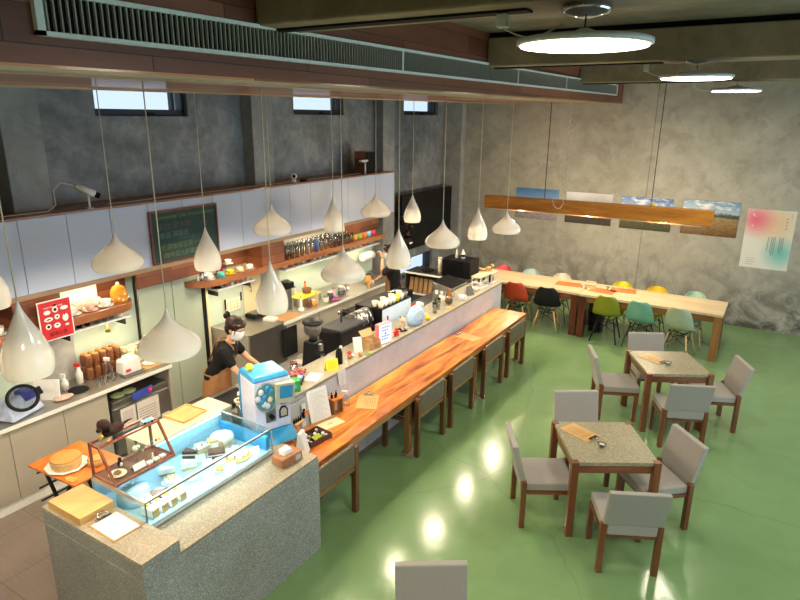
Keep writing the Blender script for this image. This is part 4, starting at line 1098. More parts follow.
build('top_tray', B().box(-.46, -.02, -.35, .35, .601, .66), 'steel', t, bevel=.004)
build('blue_label', B().sheet([(.0, -.12, .60), (.0, .14, .62), (-.02, .14, .70), (-.02, -.12, .68)], .004), S('label blue', (.03, .06, .35), .4), t)
build('red_mark', B().sheet([(.002, .08, .635), (.002, .125, .638), (-.012, .125, .68), (-.012, .08, .675)], .004), 'red', t)
b = B()
for y0, y1, z0, z1 in ((-.28, -.1, .30, .56), (-.08, .2, .28, .56), (.22, .33, .2, .3)): b.box(-.0098, -.007, y0, y1, z0, z1)
build('notice', b, 'paper', t)
b = B()
for k in range(6): b.box(-.0068, -.006, -.06, .16, .32 + k * .03, .325 + k * .03); b.box(-.0068, -.006, -.26, -.13, .40 + k * .022, .404 + k * .022)
build('notice_print', b, S('notice print', (.25, .1, .1), .8), t)
for y, c in ((-.22, 'matcha'), (-.08, 'matcha')):
    one('folded_cloth', B().sph((0, 0, .02), .07, (1, 1.1, .3)), S('pale green cloth', (.42, .48, .28), .9), 'pale green cloth folded on top of the dishwasher', 'cloth', (XC - .12, 3.80 + y, .662), 0, 'cloths on the dishwasher')
# splashback / wall panels between counter and cupboards
t = thing('wall_panelling', 'mint and cream glossy wall panels behind the kitchen counters', 'wall panel', (-6.20, 5.5, 0))
build('mint_panel', B().box(0, .012, -4.5, -1.30, .86, 1.95), 'green_glass', t)
build('mint_panel', B().box(0, .012, .98, 3.6, .9, 1.95), 'green_glass', t)
build('cream_panel', B().box(0, .012, .40, .97, .9, 1.95), 'cream_panel', t)
build('mint_panel', B().box(0, .012, -.33, .39, .86, 1.95), 'green_glass', t)
t = thing('sliding_door', 'pale grey green sliding doors between the sink counter and the second counter', 'door', (-6.145, 4.68, 0))
for y0, y1 in ((-.47, -.01), (.0, .43)): build('leaf', B().box(0, .03, y0, y1, .02, 1.745), 'door_panel', t, bevel=.002)
build('jamb', B().box(0, .05, .435, .475, 0, 1.745), 'rubber', t)
build('pull', B().tube([(.031, .25, .72), (.06, .25, .74), (.06, .25, .86), (.031, .25, .88)], .006, 8), 'black_metal', t)
build('trim', B().box(0, .06, .4755, .51, 0, 1.745), 'cream_panel', t)
build('floor_hook', B().tube([(.031, .36, .2), (.08, .36, .2), (.08, .36, .28)], .012, 8), 'black', t)

# ------------------------------------------------------------------ wall cupboards
t = thing('wall_cupboard', 'long row of pale lilac white wall cupboards under a timber ledge', 'cupboard', (-5.87, 5.6, 1.95), 0)
Y0, Y1 = 1.06 - 5.6, 9.34 - 5.6
build('carcass', B().box(-.31, -.02, Y0, Y1, .012, .715), 'cab_white', t)
build('top_board', B().box(-.50, .005, Y0, Y1, .716, .735), 'shelf_wood', t)
build('bottom_rail', B().box(-.31, .0, Y0, Y1, -.035, .011), 'edge_ply', t)
y = Y0
while y < Y1 - .1:
    build('door', B().box(-.0195, 0, y + .002, min(y + .4585, Y1) - .002, .013, .712), 'cab_white', t, bevel=.0015); y += .46
# panels & shelves below
t = thing('shelf_surround', 'red brown timber band with curved shelves below the white wall cupboards', 'shelf', (-5.87, 5.6, 1.62), 0)
def yl(y): return y - 5.6
build('left_panel', B().box(-.30, -.02, yl(2.74), yl(3.18), .02, .294), 'panel_wood', t)
build('middle_panel', B().box(-.05, -.02, yl(4.06), yl(4.96), .12, .294), 'panel_wood', t)
build('middle_block', B().box(-.30, .002, yl(5.98), yl(6.42), .0, .294), 'panel_wood', t)
for ya_, yb_ in ((1.06, 4.1), (4.96, 5.98), (6.42, 9.3)): build('back_board', B().box(-.32, -.3005, yl(ya_), yl(yb_), .02, .294), 'panel_wood', t)
def curved(y0, y1, r0, r1, z0, z1, d=.232, f=.03):
    poly = [(-d, yl(y0)), ]
    if r0:
        for k in range(9): a = PI / 2 * k / 8; poly.append((f - r0 + r0 * math.sin(a), yl(y0) + r0 - r0 * math.cos(a)))
    else: poly.append((f, yl(y0)))
    if r1:
        for k in range(9): a = PI / 2 * k / 8; poly.append((f - r1 + r1 * math.cos(a), yl(y1) - r1 + r1 * math.sin(a)))
    else: poly.append((f, yl(y1)))
    poly.append((-d, yl(y1)))
    return B().prism(poly, z0, z1, 'Z')
build('curved_shelf', curved(1.06, 4.05, 0, .25, -.075, .018), 'shelf_wood', t, bevel=.006)
build('curved_shelf', curved(4.86, 9.0, .28, 0, -.075, -.001), 'shelf_wood', t, bevel=.006)
build('pale_back', B().box(-.30, -.295, yl(6.43), yl(8.25), .0, .28), S('pale grey back', (.50, .50, .46), .4), t)
t = thing('glass_shelf', 'narrow white glass shelf under the left timber shelf', 'shelf', (-6.18, 3.55, 1.44), 0, 'narrow white shelves')
build('board', B().box(0, .24, -.30, .42, 0, .02), 'white', t, bevel=.003); build('bracket', B().box(0, .2, .36, .375, -.08, -.001), 'black_metal', t); build('bracket', B().box(0, .2, -.28, -.265, -.08, -.001), 'black_metal', t)
t2 = thing('glass_shelf', 'narrow white shelf with pink cups between the sliding door and the cream panel', 'shelf', (-6.18, 5.45, 1.44), 0, 'narrow white shelves')
build('board', B().box(0, .26, -.25, .42, 0, .02), 'white', t2, bevel=.003); build('bracket', B().box(0, .2, -.2, -.185, -.08, -.001), 'black_metal', t2); build('bracket', B().box(0, .2, .38, .395, -.08, -.001), 'black_metal', t2)
t3 = thing('glass_shelf', 'long narrow white shelf of cups below the glass row at right', 'shelf', (-6.18, 7.7, 1.44), 0, 'narrow white shelves')
build('board', B().box(0, .26, -1.2, 1.25, 0, .02), 'white', t3, bevel=.003)
for y in (3.7, 5.5, 7.0, 8.4):
    area(None, (-5.98, y, 1.425), 2.4, (1, .80, .50), .05, .8, (0, 0, 0), 'RECTANGLE', 'shelf_fill_light')  # area lights without any modelled fixture, brightening the counters below
for y in (3.6, 5.5, 7.2, 8.5):
    area(None, (-6.0, y, 1.905), 1.4, (1, .80, .52), .04, .7, (0, 0, 0), 'RECTANGLE', 'shelf_fill_light')  # more area lights with no fixture, brightening what stands on the shelves

# second counter
t = thing('back_counter', 'long steel topped counter against the kitchen wall, second from the left', 'counter', (-5.5, 5.3, 0))
build('worktop', B().box(-.68, .02, 0, 3.6, .865, .9), 'steel', t, bevel=.003)
build('top_edge', B().box(.0205, .026, .62, 3.6, .86, .902), 'alu', t)
build('side_panel', B().box(-.68, -.02, -.03, -.001, 0, .9), 'cupboard', t)
build('steel_front', B().box(-.66, .0, 0, .68, .0, .864), 'steel', t, bevel=.003)
build('carcass', B().box(-.66, -.03, .69, 3.58, .08, .864), 'steel_dark', t)
for k in range(4): build('door', B().box(-.029, -.005, .70 + k * .72, 1.41 + k * .72, .1, .84), 'cupboard', t, bevel=.002)
t = one('tea_towel', B().box(-.004, .004, -.14, .14, -.40, .0).box(-.02, .004, -.14, .14, .0005, .006), 'shirt', 'black towel hanging on the front of the steel counter', 'towel', (-5.462, 6.02, .80))

# ------------------------------------------------------------------ chalkboard
t = thing('chalkboard', 'dark green chalkboard with chalk writing leaning on the white wall cupboards', 'chalkboard', (-5.865, 4.26, 1.975))
w, h = .96, .60
build('board', B().box(.006, .018, .02, w - .02, .02, h - .02), 'chalk', t)
b = B().box(.002, .03, 0, w, 0, .022).box(.002, .03, 0, w, h - .022, h).box(.002, .03, 0, .022, .022, h - .022).box(.002, .03, w - .022, w, .022, h - .022)
build('frame', b, 'display_wood', t)
def chalk(s, size, y, z, m='chalk_line', sh=0, n='chalk_writing'):
    text(s, size, m, t, Matrix.Translation((.0185, y, z)) @ FX, n, .0006, shear=sh)
chalk('Community Cafe 3rd anniversary', .062, .07, .50, 'chalk_yellow', .3)
chalk('5/23 至 9/30', .085, .12, .385, 'chalk_pink', .2); chalk('PM:00', .05, .70, .375, 'chalk_pink', .2)
chalk('飲品 滿額送', .075, .12, .285); chalk('anniversary gift', .04, .36, .245, 'chalk_line', .3)
chalk('任選咖啡豆買十送一', .075, .12, .15, 'chalk_yellow'); chalk('(咖啡豆九折優惠)', .07, .14, .06, 'chalk_yellow')
# red poster
t = thing('red_poster', 'red cafe poster with white food icons hanging over the sink counter', 'poster', (-5.80, 2.91, 1.485))
w, h = .33, .40
build('sheet', B().box(-.001, .004, 0, w, 0, h), 'paper', t)
build('red_field', B().box(.0042, .006, .012, w - .012, .012, h - .012), S('poster red', (.50, .015, .02), .5), t)
b = B()
for (y, z, sy, sz) in ((.085, .285, .034, .022), (.165, .30, .03, .03), (.255, .30, .04, .02), (.09, .215, .045, .022), (.175, .225, .027, .026), (.255, .20, .030, .040), (.08, .145, .028, .028), (.165, .14, .034, .026), (.262, .125, .02, .012)):
    b.sph((.0075, y, z), 1, (.0012, sy, sz), 18, 8)
build('food_icons', b, 'paper', t)
b = B()
for (y, z, sy, sz) in ((.165, .30, .016, .016), (.08, .145, .016, .014), (.165, .345, .02, .009), (.09, .215, .025, .006), (.175, .225, .01, .01), (.165, .145, .014, .006), (.25, .235, .006, .01)):
    b.sph((.009, y, z), 1, (.0012, sy, sz), 14, 6)
build('icon_marks', b, 'rubber', t)
text('ENJOY COFFEE TIME', .02, 'paper', t, Matrix.Translation((.0065, .06, .325)) @ FX, 'lettering')
text('咖啡小食', .046, 'rubber', t, Matrix.Translation((.0065, .075, .045)) @ FX, 'lettering')

# ------------------------------------------------------------------ cups, glasses
def cup_saucer(nm, label, loc, col, group=None, r=.042, saucer=True, sc=None):
    t = thing(nm, label, 'cup', loc, random.random() * 6, group)
    z = 0
    if saucer: build('saucer', B().lathe([(.03, 0), (.068, .010), (.066, .013), (.03, .004)], n=24), sc or col, t); z = .0045
    build('bowl', B().lathe([(r * .55, z), (r * .85, z + .016), (r, z + .055), (r - .003, z + .055), (r * .8, z + .016), (.001, z + .010)], n=22, capt=False), col, t)
    build('handle', B().tube([(r * .85, 0, z + .018), (r + .016, 0, z + .018), (r + .022, 0, z + .034), (r + .012, 0, z + .048), (r * .96, 0, z + .046)], .0035, 6), col, t)
    return t
SZ = 1.6385
g = 'cups on the left timber shelf'; _cs = cup_saucer
def cup_saucer(*a, **k):
    o = _cs(*a, **k)
    if a[2][2] == SZ: o.scale = (1.15, 1.15, 1.3)
    return o
cup_saucer('teacup', 'white teacup on a saucer at the left end of the left timber shelf', (-5.93, 3.32, SZ), 'china', g)
cup_saucer('teacup', 'pink teacup on a pink saucer on the left timber shelf', (-5.92, 3.50, SZ), S('blush china', (.70, .42, .34), .2, coat=.4), g)
cup_saucer('teacup', 'white teacup with blue line at the front centre of the left timber shelf', (-5.92, 3.68, SZ), 'china', g, .05)
cup_saucer('teacup', 'cream teacup at the back of the left timber shelf beside the green box', (-6.06, 3.46, SZ), 'cream', g)
cup_saucer('teacup', 'white teacup at the back of the left timber shelf beside the orange tea cosy', (-6.06, 3.66, SZ), 'china', g)
cup_saucer('teacup', 'white teacup on the timber shelf left of the red poster', (-5.93, 2.60, SZ), 'china', g, .05); cup_saucer('teacup', 'blush teacup at the very left edge on the timber shelf', (-5.93, 2.42, SZ), S('blush china', (.7, .42, .34)), g, .05)
one('green_box', B().box(-.01, .01, -.05, .05, 0, .22), S('dark green card', (.02, .14, .06), .6), 'dark green box standing on the left timber shelf', 'box', (-6.11, 3.26, SZ))
one('picture_card', B().box(-.004, .004, -.20, .20, 0, .24), 'paper', 'pale card leaning at the back of the left timber shelf', 'card', (-6.14, 3.53, SZ))
t = thing('tea_cosy', 'orange tea cosy with white flowers at the right end of the left shelf', 'tea cosy', (-5.98, 3.88, SZ))
build('cosy', B().lathe([(.085, 0), (.09, .05), (.085, .11), (.06, .16), (.02, .185)], n=24), S('orange fabric', (.68, .30, .03), .9, var=.25), t)
b = B()
for a, z in ((-.6, .05), (.2, .09), (.9, .04), (-.1, .03)): b.sph((.088 * math.cos(a), .088 * math.sin(a), z), .014, (.6, 1, 1))
build('flowers', b, 'paper', t); build('top_knob', B().sph((0, 0, .195), .02), 'white', t)
for k in range(6):
    dk = k < 3
    o = one('drinking_glass', tumbler(.032, .07), 'rubber' if dk else 'glassware', ('dark glass tumbler' if dk else 'clear glass cup') + ' on the narrow white shelf under the left timber shelf', 'glass', (-6.0, 3.32 + k * .085 + (.03 if not dk else 0), 1.4605), 0, 'dark tumblers under the left shelf' if dk else 'clear cups under the left shelf')
cup_saucer('teacup', 'white teacup on the narrow white shelf under the left timber shelf', (-5.99, 3.92 - .06, 1.4605), 'china')
one('brass_bell', B().lathe([(.03, 0), (.02, .04), (.006, .06), (.004, .10)], n=14), S('brass', (.5, .28, .06), .3, .9), 'little brass bell hanging under the narrow white shelf', 'bell', (-5.98, 3.70, 1.335))
# second shelf cups
SZ2 = 1.6195
for (x, y, c, lab, st) in ((-5.93, 5.10, 'china', 'pale cup stack at the curved left end of the middle timber shelf', 0), (-5.92, 5.28, S('turquoise china', (.10, .50, .48), .2), 'turquoise and yellow cup on the middle timber shelf', 0),
                           (-5.93, 5.45, 'yellow', 'yellow cup on the middle timber shelf', 0), (-5.93, 5.62, 'cream', 'cream cup on the middle timber shelf, right of the yellow one', 0), (-5.93, 5.80, 'china', 'white cup next to the timber block on the middle shelf', 0),
                           (-6.08, 5.18, 'china', 'white cup at the back left of the middle timber shelf', 0), (-6.08, 5.36, S('wine red china', (.25, .02, .04), .2), 'wine red cup at the back of the middle timber shelf', 0)):
    cup_saucer('espresso_cup', lab, (x + (.05 if x < -6 else 0), y, SZ2), c, 'cups on the middle timber shelf', .048)
t = thing('glass_stand', 'small glass cake stand at the back of the middle timber shelf', 'stand', (-6.08, 5.56, SZ2)); build('stand', B().lathe([(.03, 0), (.006, .01), (.006, .08), (.06, .09), (.06, .094)], n=20), 'glassware', t)
cup_saucer('espresso_cup', 'white cup raised on the small glass stand on the middle shelf', (-6.08, 5.56, SZ2 + .0945), 'china', 'cups on the middle timber shelf', .045)
for k in range(4):
    one('salt_cellar', B().lathe([(.014, 0), (.016, .05), (.010, .065), (.008, .08)], n=12), 'chrome' if k % 2 else 'white', 'small shaker at the curved left end of the middle timber shelf', 'shaker', (-6.0 + .02 * (k % 2), 5.02 + k * .035 - .04, SZ2), 0, 'small shakers on the middle shelf')
for k in range(10):
    one('pink_cup', tumbler(.03, .06, 'x'), S('rose china', (.62, .25, .20), .3) if k % 3 else 'china', 'small rose cup on the narrow white shelf under the middle timber shelf', 'cup', (-6.02 + .05 * (k % 2), 5.35 + k * .048, 1.4605), 0, 'rose cups under the middle shelf')
cup_saucer('teapot_lid', 'dark lidded dish at the left of the narrow shelf with rose cups', (-6.0, 5.26, 1.4605), 'rubber', None, .035)
# glasses row
g0 = None
for k in range(15):
    y = 6.50 + k * .112
    for x in (-5.90, -6.04):
        if k == 6 and x > -6: continue
        if g0 is None:
            g0 = one('water_glass', tumbler(.038, .20), 'glassware', 'tall clear drinking glass in the long row on the right timber shelf', 'glass', (x, y, SZ2), 0, 'drinking glasses on the right shelf')
        else: dup(g0, (x, y, SZ2), scale=(1, 1, 1 if k < 11 else .8))
one('blue_can', B().lathe([(.035, 0), (.035, .19), (.03, .2)], n=20), S('blue printed tin', (.06, .12, .30), .4), 'blue printed tin standing among the clear glasses', 'tin', (-5.90, 6.50 + 6 * .112, SZ2))
for k, (c, nm) in enumerate(((S('amber china', (.65, .35, .04), .25), 'amber yellow'), (S('leaf green china', (.30, .42, .08), .25), 'leaf green'), (S('orange china', (.78, .20, .03), .25), 'orange'), (S('sky china', (.20, .50, .72), .25), 'sky blue'), (S('cherry china', (.62, .05, .10), .25), 'cherry red'))):
    o = cup_saucer('coloured_mug', nm + ' mug at the right end of the glass shelf', (-5.93, 8.22 + k * .135, SZ2), c, 'coloured mugs on the right shelf', .045, False); o.scale = (1, 1, 1.5)
for k in range(17):
    c = ['china', S('brick china', (.42, .10, .05), .3), S('teal china', (.06, .30, .30), .3), 'china', S('brown china', (.12, .05, .03), .3), 'china', 'cream'][k % 7]
    one('small_mug', B().lathe([(.03, 0), (.036, .07), (.033, .07), (.028, .006), (.001, .006)], n=18, capt=False), c, 'small mug in the row on the long narrow white shelf', 'cup', (-6.02, 6.58 + k * .135, 1.4605), 0, 'small mugs on the long narrow shelf')

# ------------------------------------------------------------------ sink counter items
CZ = .8605
def jarpack(n, x0, x1, y0, y1, z, mat, lab, grp, nm='jar', cat='jar', r=.04, h=.1, rows=1):
    k = 0
t = thing('liquor_jars', 'x', 'x'); bpy.data.objects.remove(t)
jm = S('dark amber preserve', (.16, .045, .012), .25, var=.6, scale=40, coat=.6)
for r_ in range(2):
    for k in range(5):
        z = CZ
        for lv in range(2):
            t = thing('preserve_jar', 'dark amber preserve jar in the stacked block on the sink counter', 'jar', (-6.10 + r_ * .082, 3.46 + k * .084, z), 0, 'dark preserve jars on the sink counter')
            build('body', B().lathe([(.037, 0), (.040, .02), (.040, .11), (.034, .118)], n=16), jm, t); build('lid', B().cyl((0, 0, .119), .031, .018, 16), S('amber lid', (.45, .20, .05), .4), t)
            z += .1385
for r_ in range(2):
    for k in range(3):
        z = CZ
        for lv in range(2):
            t = thing('lidded_tub', 'clear tub with cream lid in the stack right of the amber jars', 'tub', (-6.09 + r_ * .11, 3.94 + k * .09, z), 0, 'stacked tubs on the sink counter')
            build('body', B().lathe([(.034, 0), (.04, .085)], n=16), S('milky tub', (.62, .58, .36), .3), t); build('lid', B().cyl((0, 0, .0855), .042, .012, 16), 'cream', t)
            z += .098
t = thing('tissue_pack', 'white plastic bag of tissues on the sink counter', 'bag', (-5.84, 3.80, CZ))
b = B().hexa([(-.08, -.12, 0), (.08, -.12, 0), (.08, .12, 0), (-.08, .12, 0), (-.07, -.11, .17), (.06, -.11, .17), (.06, .11, .18), (-.07, .11, .18)]); build('bag', b, 'white', t, bevel=.03, seg=3)
build('bag_top', B().sph((0, 0, .18), .06, (.8, 1.3, .5)), 'paper', t); build('red_stamp', B().box(.078, .082, -.09, -.03, .04, .07), 'red', t)
def spray(nm, lab, loc, c, h=.18, top='red'):
    t = thing(nm, lab, 'bottle', loc, .4)
    build('body', B().lathe([(.034, 0), (.036, h * .6), (.02, h * .8), (.012, h)], n=20), c, t)
    build('spray_head', B().box(-.045, .018, -.012, .012, h + .001, h + .04).box(-.035, -.028, -.006, .006, h - .03, h + .0005), top, t, bevel=.004)
spray('spray_bottle', 'white spray bottle with red head at the back of the sink counter', (-6.02, 3.34, CZ), 'white', .18)
spray('soap_bottle', 'small white pump bottle beside the spray bottle on the sink counter', (-5.99, 3.16, CZ), 'white', .13, 'white')
spray('clear_bottle', 'clear bottle with pale head in front of the amber jars', (-5.86, 3.58, CZ), 'glassware', .20, 'white')
one('dark_plate', B().lathe([(.06, 0), (.10, .006), (.098, .010), (.06, .004)], n=28), 'rubber', 'round black plate on the sink counter in front of the bottles', 'plate', (-5.86, 3.22, CZ))
one('pink_cloth', B().sph((0, 0, .015), .07, (1, 1.3, .22)).sph((.02, .05, .02), .04, (1, 1.2, .4)), S('pale pink cloth', (.66, .46, .40), .9), 'crumpled pale pink cloth beside the black plate', 'cloth', (-5.80, 3.02, CZ))
one('dish_towel', B().lathe([(.08, 0), (.10, .006), (.05, .012)], n=9), 'paper', 'white cloth spread on the right end of the sink counter', 'cloth', (-5.86, 4.07, CZ + .011))
one('cutting_board', B().box(-.14, .14, -.12, .12, 0, .01), 'cork', 'wooden board at the right end of the sink counter', 'board', (-5.86, 4.06, CZ), bevel=.002)
t = thing('small_tray', 'dark tray of clear cups before the tissue bag', 'tray', (-5.76, 3.78, CZ)); build('tray', B().box(-.04, .06, -.12, .12, 0, .012), 'steel_dark', t)
for k in range(3): one('plastic_cup', tumbler(.03, .07), 'glassware', 'clear cup on the sink counter in front of the amber jars', 'cup', (-5.82 + .02 * k, 3.42 + k * .075, CZ), 0, 'clear cups by the amber jars')
t = thing('cleaning_bucket', 'white and blue plastic bag of cloths with a black ring standing in the sink', 'bag', (-5.85, 2.62, .8645), .3)
b = B().hexa([(-.16, -.2, 0), (.14, -.2, 0), (.14, .18, 0), (-.16, .18, 0), (-.17, -.1, .12), (.02, -.12, .16), (.04, .14, .2), (-.14, .16, .17)]); build('bag', b, S('pale blue bag', (.42, .50, .70), .4, var=.3, scale=9), t, bevel=.02)
build('blue_patch', B().box(-.05, .1, .02, .15, .12, .21), S('royal blue sheet', (.03, .07, .45), .4), t, bevel=.01)
t = thing('black_ring', 'round black lid ring leaning on the blue bag in the sink', 'ring', (-5.73, 2.62, 1.05), 0)
R = Matrix.Rotation(D(42), 4, 'Y') @ Matrix.Rotation(D(14), 4, 'X')
b = B(); b.tube([(.125 * math.cos(2 * PI * k / 32), .125 * math.sin(2 * PI * k / 32), 0) for k in range(33)], .017, 8); b.xf(R); build('ring', b, 'black', t)
b = B().box(-.04, .04, .11, .17, -.012, .012); b.xf(R); build('handle', b, 'black', t, bevel=.006)
b = B().lathe([(.108, -.002), (.108, .002)], n=32); b.xf(R); build('glass_lid', b, 'glassware', t)
one('folded_board', B().hexa([(-.01, -.12, 0), (.01, -.12, 0), (.01, .12, 0), (-.01, .12, 0), (-.05, -.12, .2), (-.03, -.12, .2), (-.03, .12, .2), (-.05, .12, .2)]), 'paper', 'pale folded board standing right of the black ring', 'board', (-5.90, 2.92, CZ), -.9)

# ------------------------------------------------------------------ counter two items
KZ = .9005
t = thing('coffee_grinder', 'tall dark kitchen grinder standing at the left of the bottle cluster on the back counter', 'grinder', (-5.90, 6.46, KZ))
build('stem', B().box(-.06, .06, -.06, .05, 0, .30), 'steel_dark', t, bevel=.008); build('head', B().box(-.08, .09, -.085, .085, .301, .40), 'black', t, bevel=.02, seg=3); build('cap', B().cyl((0, 0, .401), .05, .02, 20), 'chrome', t)
def bottle(nm, lab, x, y, h, c, r=.03, z=KZ, cap='white', cat='bottle'):
    t = thing(nm, lab, cat, (x, y, z)); build('body', B().lathe([(r * .95, 0), (r, .01), (r, h * .62), (r * .45, h * .8), (r * .4, h * .9)], n=18), c, t); build('cap', B().cyl((0, 0, h * .9 + .0005), r * .5, h * .1, 14), cap, t)
bottle('sauce_bottle', 'orange sauce bottle behind the yellow tray on the back counter', -6.02, 7.02, .26, S('orange sauce', (.75, .22, .02), .3), cap='red')
bottle('syrup_bottle', 'slim red capped syrup bottle behind the yellow tray', -6.02, 6.66, .24, 'glassware', .022, cap='red')
bottle('syrup_bottle', 'blue topped bottle behind the yellow tray', -6.02, 6.78, .24, 'cream', .028, cap='blue')
bottle('syrup_bottle', 'pale orange bottle in front of the yellow tray', -5.68, 6.86, .20, S('peach syrup', (.75, .36, .18), .3), .022)
bottle('syrup_bottle', 'white bottle with red label left of the yellow tray', -5.72, 6.56, .18, 'white', .02, cap='red')
t = thing('yellow_tray', 'bright yellow plastic tray holding jars on the back counter', 'tray', (-5.88, 6.84, KZ + .10)); build('tray', B().box(-.12, .12, -.22, .26, 0, .014), 'yellow', t, bevel=.004)
b = B()
for x in (-.1, .1):
    for y in (-.2, .24): b.tube([(x, y, -.0995), (x, y, -.0005)], .006, 6)
build('leg', b, 'black_metal', t)
one('snack_basket', B().lathe([(.06, 0), (.075, .07), (.07, .07), (.055, .006), (.001, .006)], n=20, capt=False), S('brown basket', (.16, .07, .03), .8, var=.3), 'brown basket standing on the yellow tray', 'basket', (-5.92, 6.94, KZ + .1145))
for k, (x, y, h, r, c, lab) in enumerate(((-5.62, 6.45, .05, .045, 'china', 'white dish with black spots at the near end of the bottle cluster'), (-5.70, 6.72, .10, .035, S('dark jam', (.14, .04, .02), .3), 'dark jam jar in front of the yellow tray'),
        (-5.66, 6.78, .09, .03, S('apricot jam', (.75, .32, .03), .3), 'apricot jar in front of the yellow tray'), (-5.62, 7.02, .09, .045, 'cream', 'cream square tub right of the peach bottle'), (-5.66, 7.18, .12, .045, S('spotted black tin', (.05, .05, .06), .4, var=.9, scale=60), 'spotted black tin on the back counter'),
        (-5.72, 7.34, .13, .03, S('pink tin', (.70, .32, .40), .4), 'pink slim tin on the back counter'), (-5.70, 7.50, .13, .05, 'steel_dark', 'dark metal canister beside the pink tin'), (-5.70, 7.64, .11, .045, 'chrome', 'shiny canister right of the dark metal canister'))):
    t = thing('canister', lab, 'canister', (x, y, KZ)); build('body', B().lathe([(r * .9, 0), (r, h * .1), (r, h * .85)], n=20), c, t); build('lid', B().cyl((0, 0, h * .85 + .0005), r * .92, h * .15, 20), 'steel_dark' if k % 2 else 'white', t)
one('purple_cloth', B().sph((0, 0, .012), .06, (1, 1.5, .2)), S('magenta net', (.45, .08, .30), .9, var=.4), 'magenta net bag on the back counter edge', 'cloth', (-5.56, 7.20, KZ))
one('brown_mat', B().box(-.19, .19, -.20, .20, 0, .004), 'kraft', 'brown paper mat at the corner of the back counter', 'mat', (-5.70, 6.16, KZ), .05)
t = thing('black_scale', 'flat black kitchen scale at the back of the steel counter', 'scale', (-5.98, 5.92, KZ)); build('body', B().box(-.10, .10, -.13, .13, 0, .06), 'black', t, bevel=.015); build('plate', B().box(-.08, .08, -.1, .1, .0605, .07), 'steel_dark', t)
one('paper_stack', B().box(-.08, .08, -.07, .07, 0, .03), 'paper', 'stack of white filter papers beside the black scale', 'paper', (-5.72, 5.92, KZ), .2, bevel=.003)
t = thing('wall_plan', 'small cream calendar sheet hung by black clips on the mint wall', 'calendar', (-6.17, 5.55, 1.02)); build('sheet', B().box(0, .003, 0, .26, 0, .17), 'cream', t); build('clip', B().box(0, .008, -.02, .0, .05, .19).box(0, .008, .27, .29, .11, .23), 'black', t)
b = B()
for k in range(4): b.box(.0032, .004, .02 + k * .06, .025 + k * .06, .02, .15); 
for k in range(3): b.box(.0032, .004, .02, .24, .04 + k * .045, .043 + k * .045)
build('grid_print', b, S('red print', (.5, .2, .12), .8), t)
one('framed_notice', B().box(0, .008, 0, .20, 0, .22), 'paper', 'white notice on the panel right of the cream wall panel', 'notice', (-6.187, 6.25, 1.08))
t = thing('wall_hook', 'small black wall hook on the cream panel', 'hook', (-6.187, 6.02, 1.25)); build('hook', B().tube([(0, 0, .03), (.03, 0, .03), (.03, 0, -.03), (.01, .02, -.04)], .007, 8), 'black', t)
one('chopping_board', B().box(-.012, .012, -.14, .14, 0, .26), 'cream', 'cream chopping board leaning at the far end of the back counter', 'board', (-6.10, 8.35, KZ), bevel=.01)
t = thing('paper_roll', 'white paper roll on a wall holder near the far barista', 'paper roll', (-6.05, 8.75, 1.24)); build('roll', B().tube([(0, -.16, 0), (0, .16, 0)], .07, 24), 'paper', t); build('holder', B().box(-.14, -.075, -.02, .02, -.02, .02).tube([(-.08, 0, 0), (0, 0, 0)], .01, 8), 'chrome', t)
t = thing('glass_kettle', 'glass kettle glowing amber near the far end of the back counter', 'kettle', (-5.72, 8.30, KZ)); build('body', B().lathe([(.06, 0), (.07, .06), (.05, .12), (.045, .14)], n=22), S('amber glass', (.70, .40, .10), .15, coat=.5), t); build('handle', B().tube([(.05, 0, .13), (.10, 0, .11), (.10, 0, .04), (.065, 0, .03)], .008, 8), 'black', t); build('lid', B().cyl((0, 0, .1405), .046, .015, 20), 'black', t)

# ------------------------------------------------------------------ ledge of the wall cupboards: cameras, speaker
t = thing('wall_camera', 'white bullet security camera on the ledge of the wall cupboards, left of the chalkboard', 'camera', (-5.93, 3.64, 2.6855))
b = B(); b.tube([(-.02, -.10, .23), (.06, .05, .14)], .034, 16); build('housing', b, 'white', t)
b = B(); b.tube([(.06, .05, .14), (.08, .085, .118)], .028, 16); build('lens', b, 'rubber', t)
build('stand', B().tube([(.02, .0, .001), (.02, .0, .14)], .011, 10).cyl((.02, .0, 0), .04, .008, 18), 'white', t)
build('cable', B().tube([(-.02, -.10, .23), (-.06, -.22, .27), (-.06, -.30, .20), (-.05, -.30, .06), (-.06, -.38, .006), (-.1, -.9, .006), (-.05, -1.6, .006)], .006, 6), 'cordmat', t)
t = thing('dome_camera', 'small white round camera on the ledge above the middle cupboards', 'camera', (-5.98, 6.80, 2.6855))
build('base', B().lathe([(.045, 0), (.04, .03), (.03, .04)], n=20), 'white', t); build('head', B().sph((0, 0, .085), .05), 'white', t); build('lens', B().sph((.035, -.02, .09), .024), 'rubber', t)
one('adapter', B().box(-.03, .03, -.05, .05, 0, .03), 'black', 'small black adapter beside the round camera', 'adapter', (-5.98, 7.02, 2.6855), bevel=.005)
one('cable_run', B().tube([(-6.0, 4.0 + k * .2, 2.692 + .004 * (k % 2)) if 0 else (-6.02 + .03 * math.sin(k), 3.9 + k * .2, 2.692) for k in range(25)], .005, 5), 'cordmat', 'cream cable running along the timber ledge above the cupboards', 'cable')
t = thing('speaker', 'black loudspeaker with timber side on the far end of the cupboard ledge', 'speaker', (-6.05, 8.72, 2.6855)); build('cabinet', B().box(-.12, .10, -.16, .16, 0, .36), 'panel_wood', t, bevel=.004); build('grille', B().box(.101, .115, -.15, .15, .01, .35), 'rubber', t)
t = thing('shelf_camera', 'white T shaped camera in front of the black loudspeaker', 'camera', (-5.91, 8.50, 2.6855)); build('post', B().cyl((0, 0, 0), .014, .20, 14), 'white', t); build('head', B().box(-.03, .03, -.14, .05, .201, .235), 'white', t, bevel=.008)
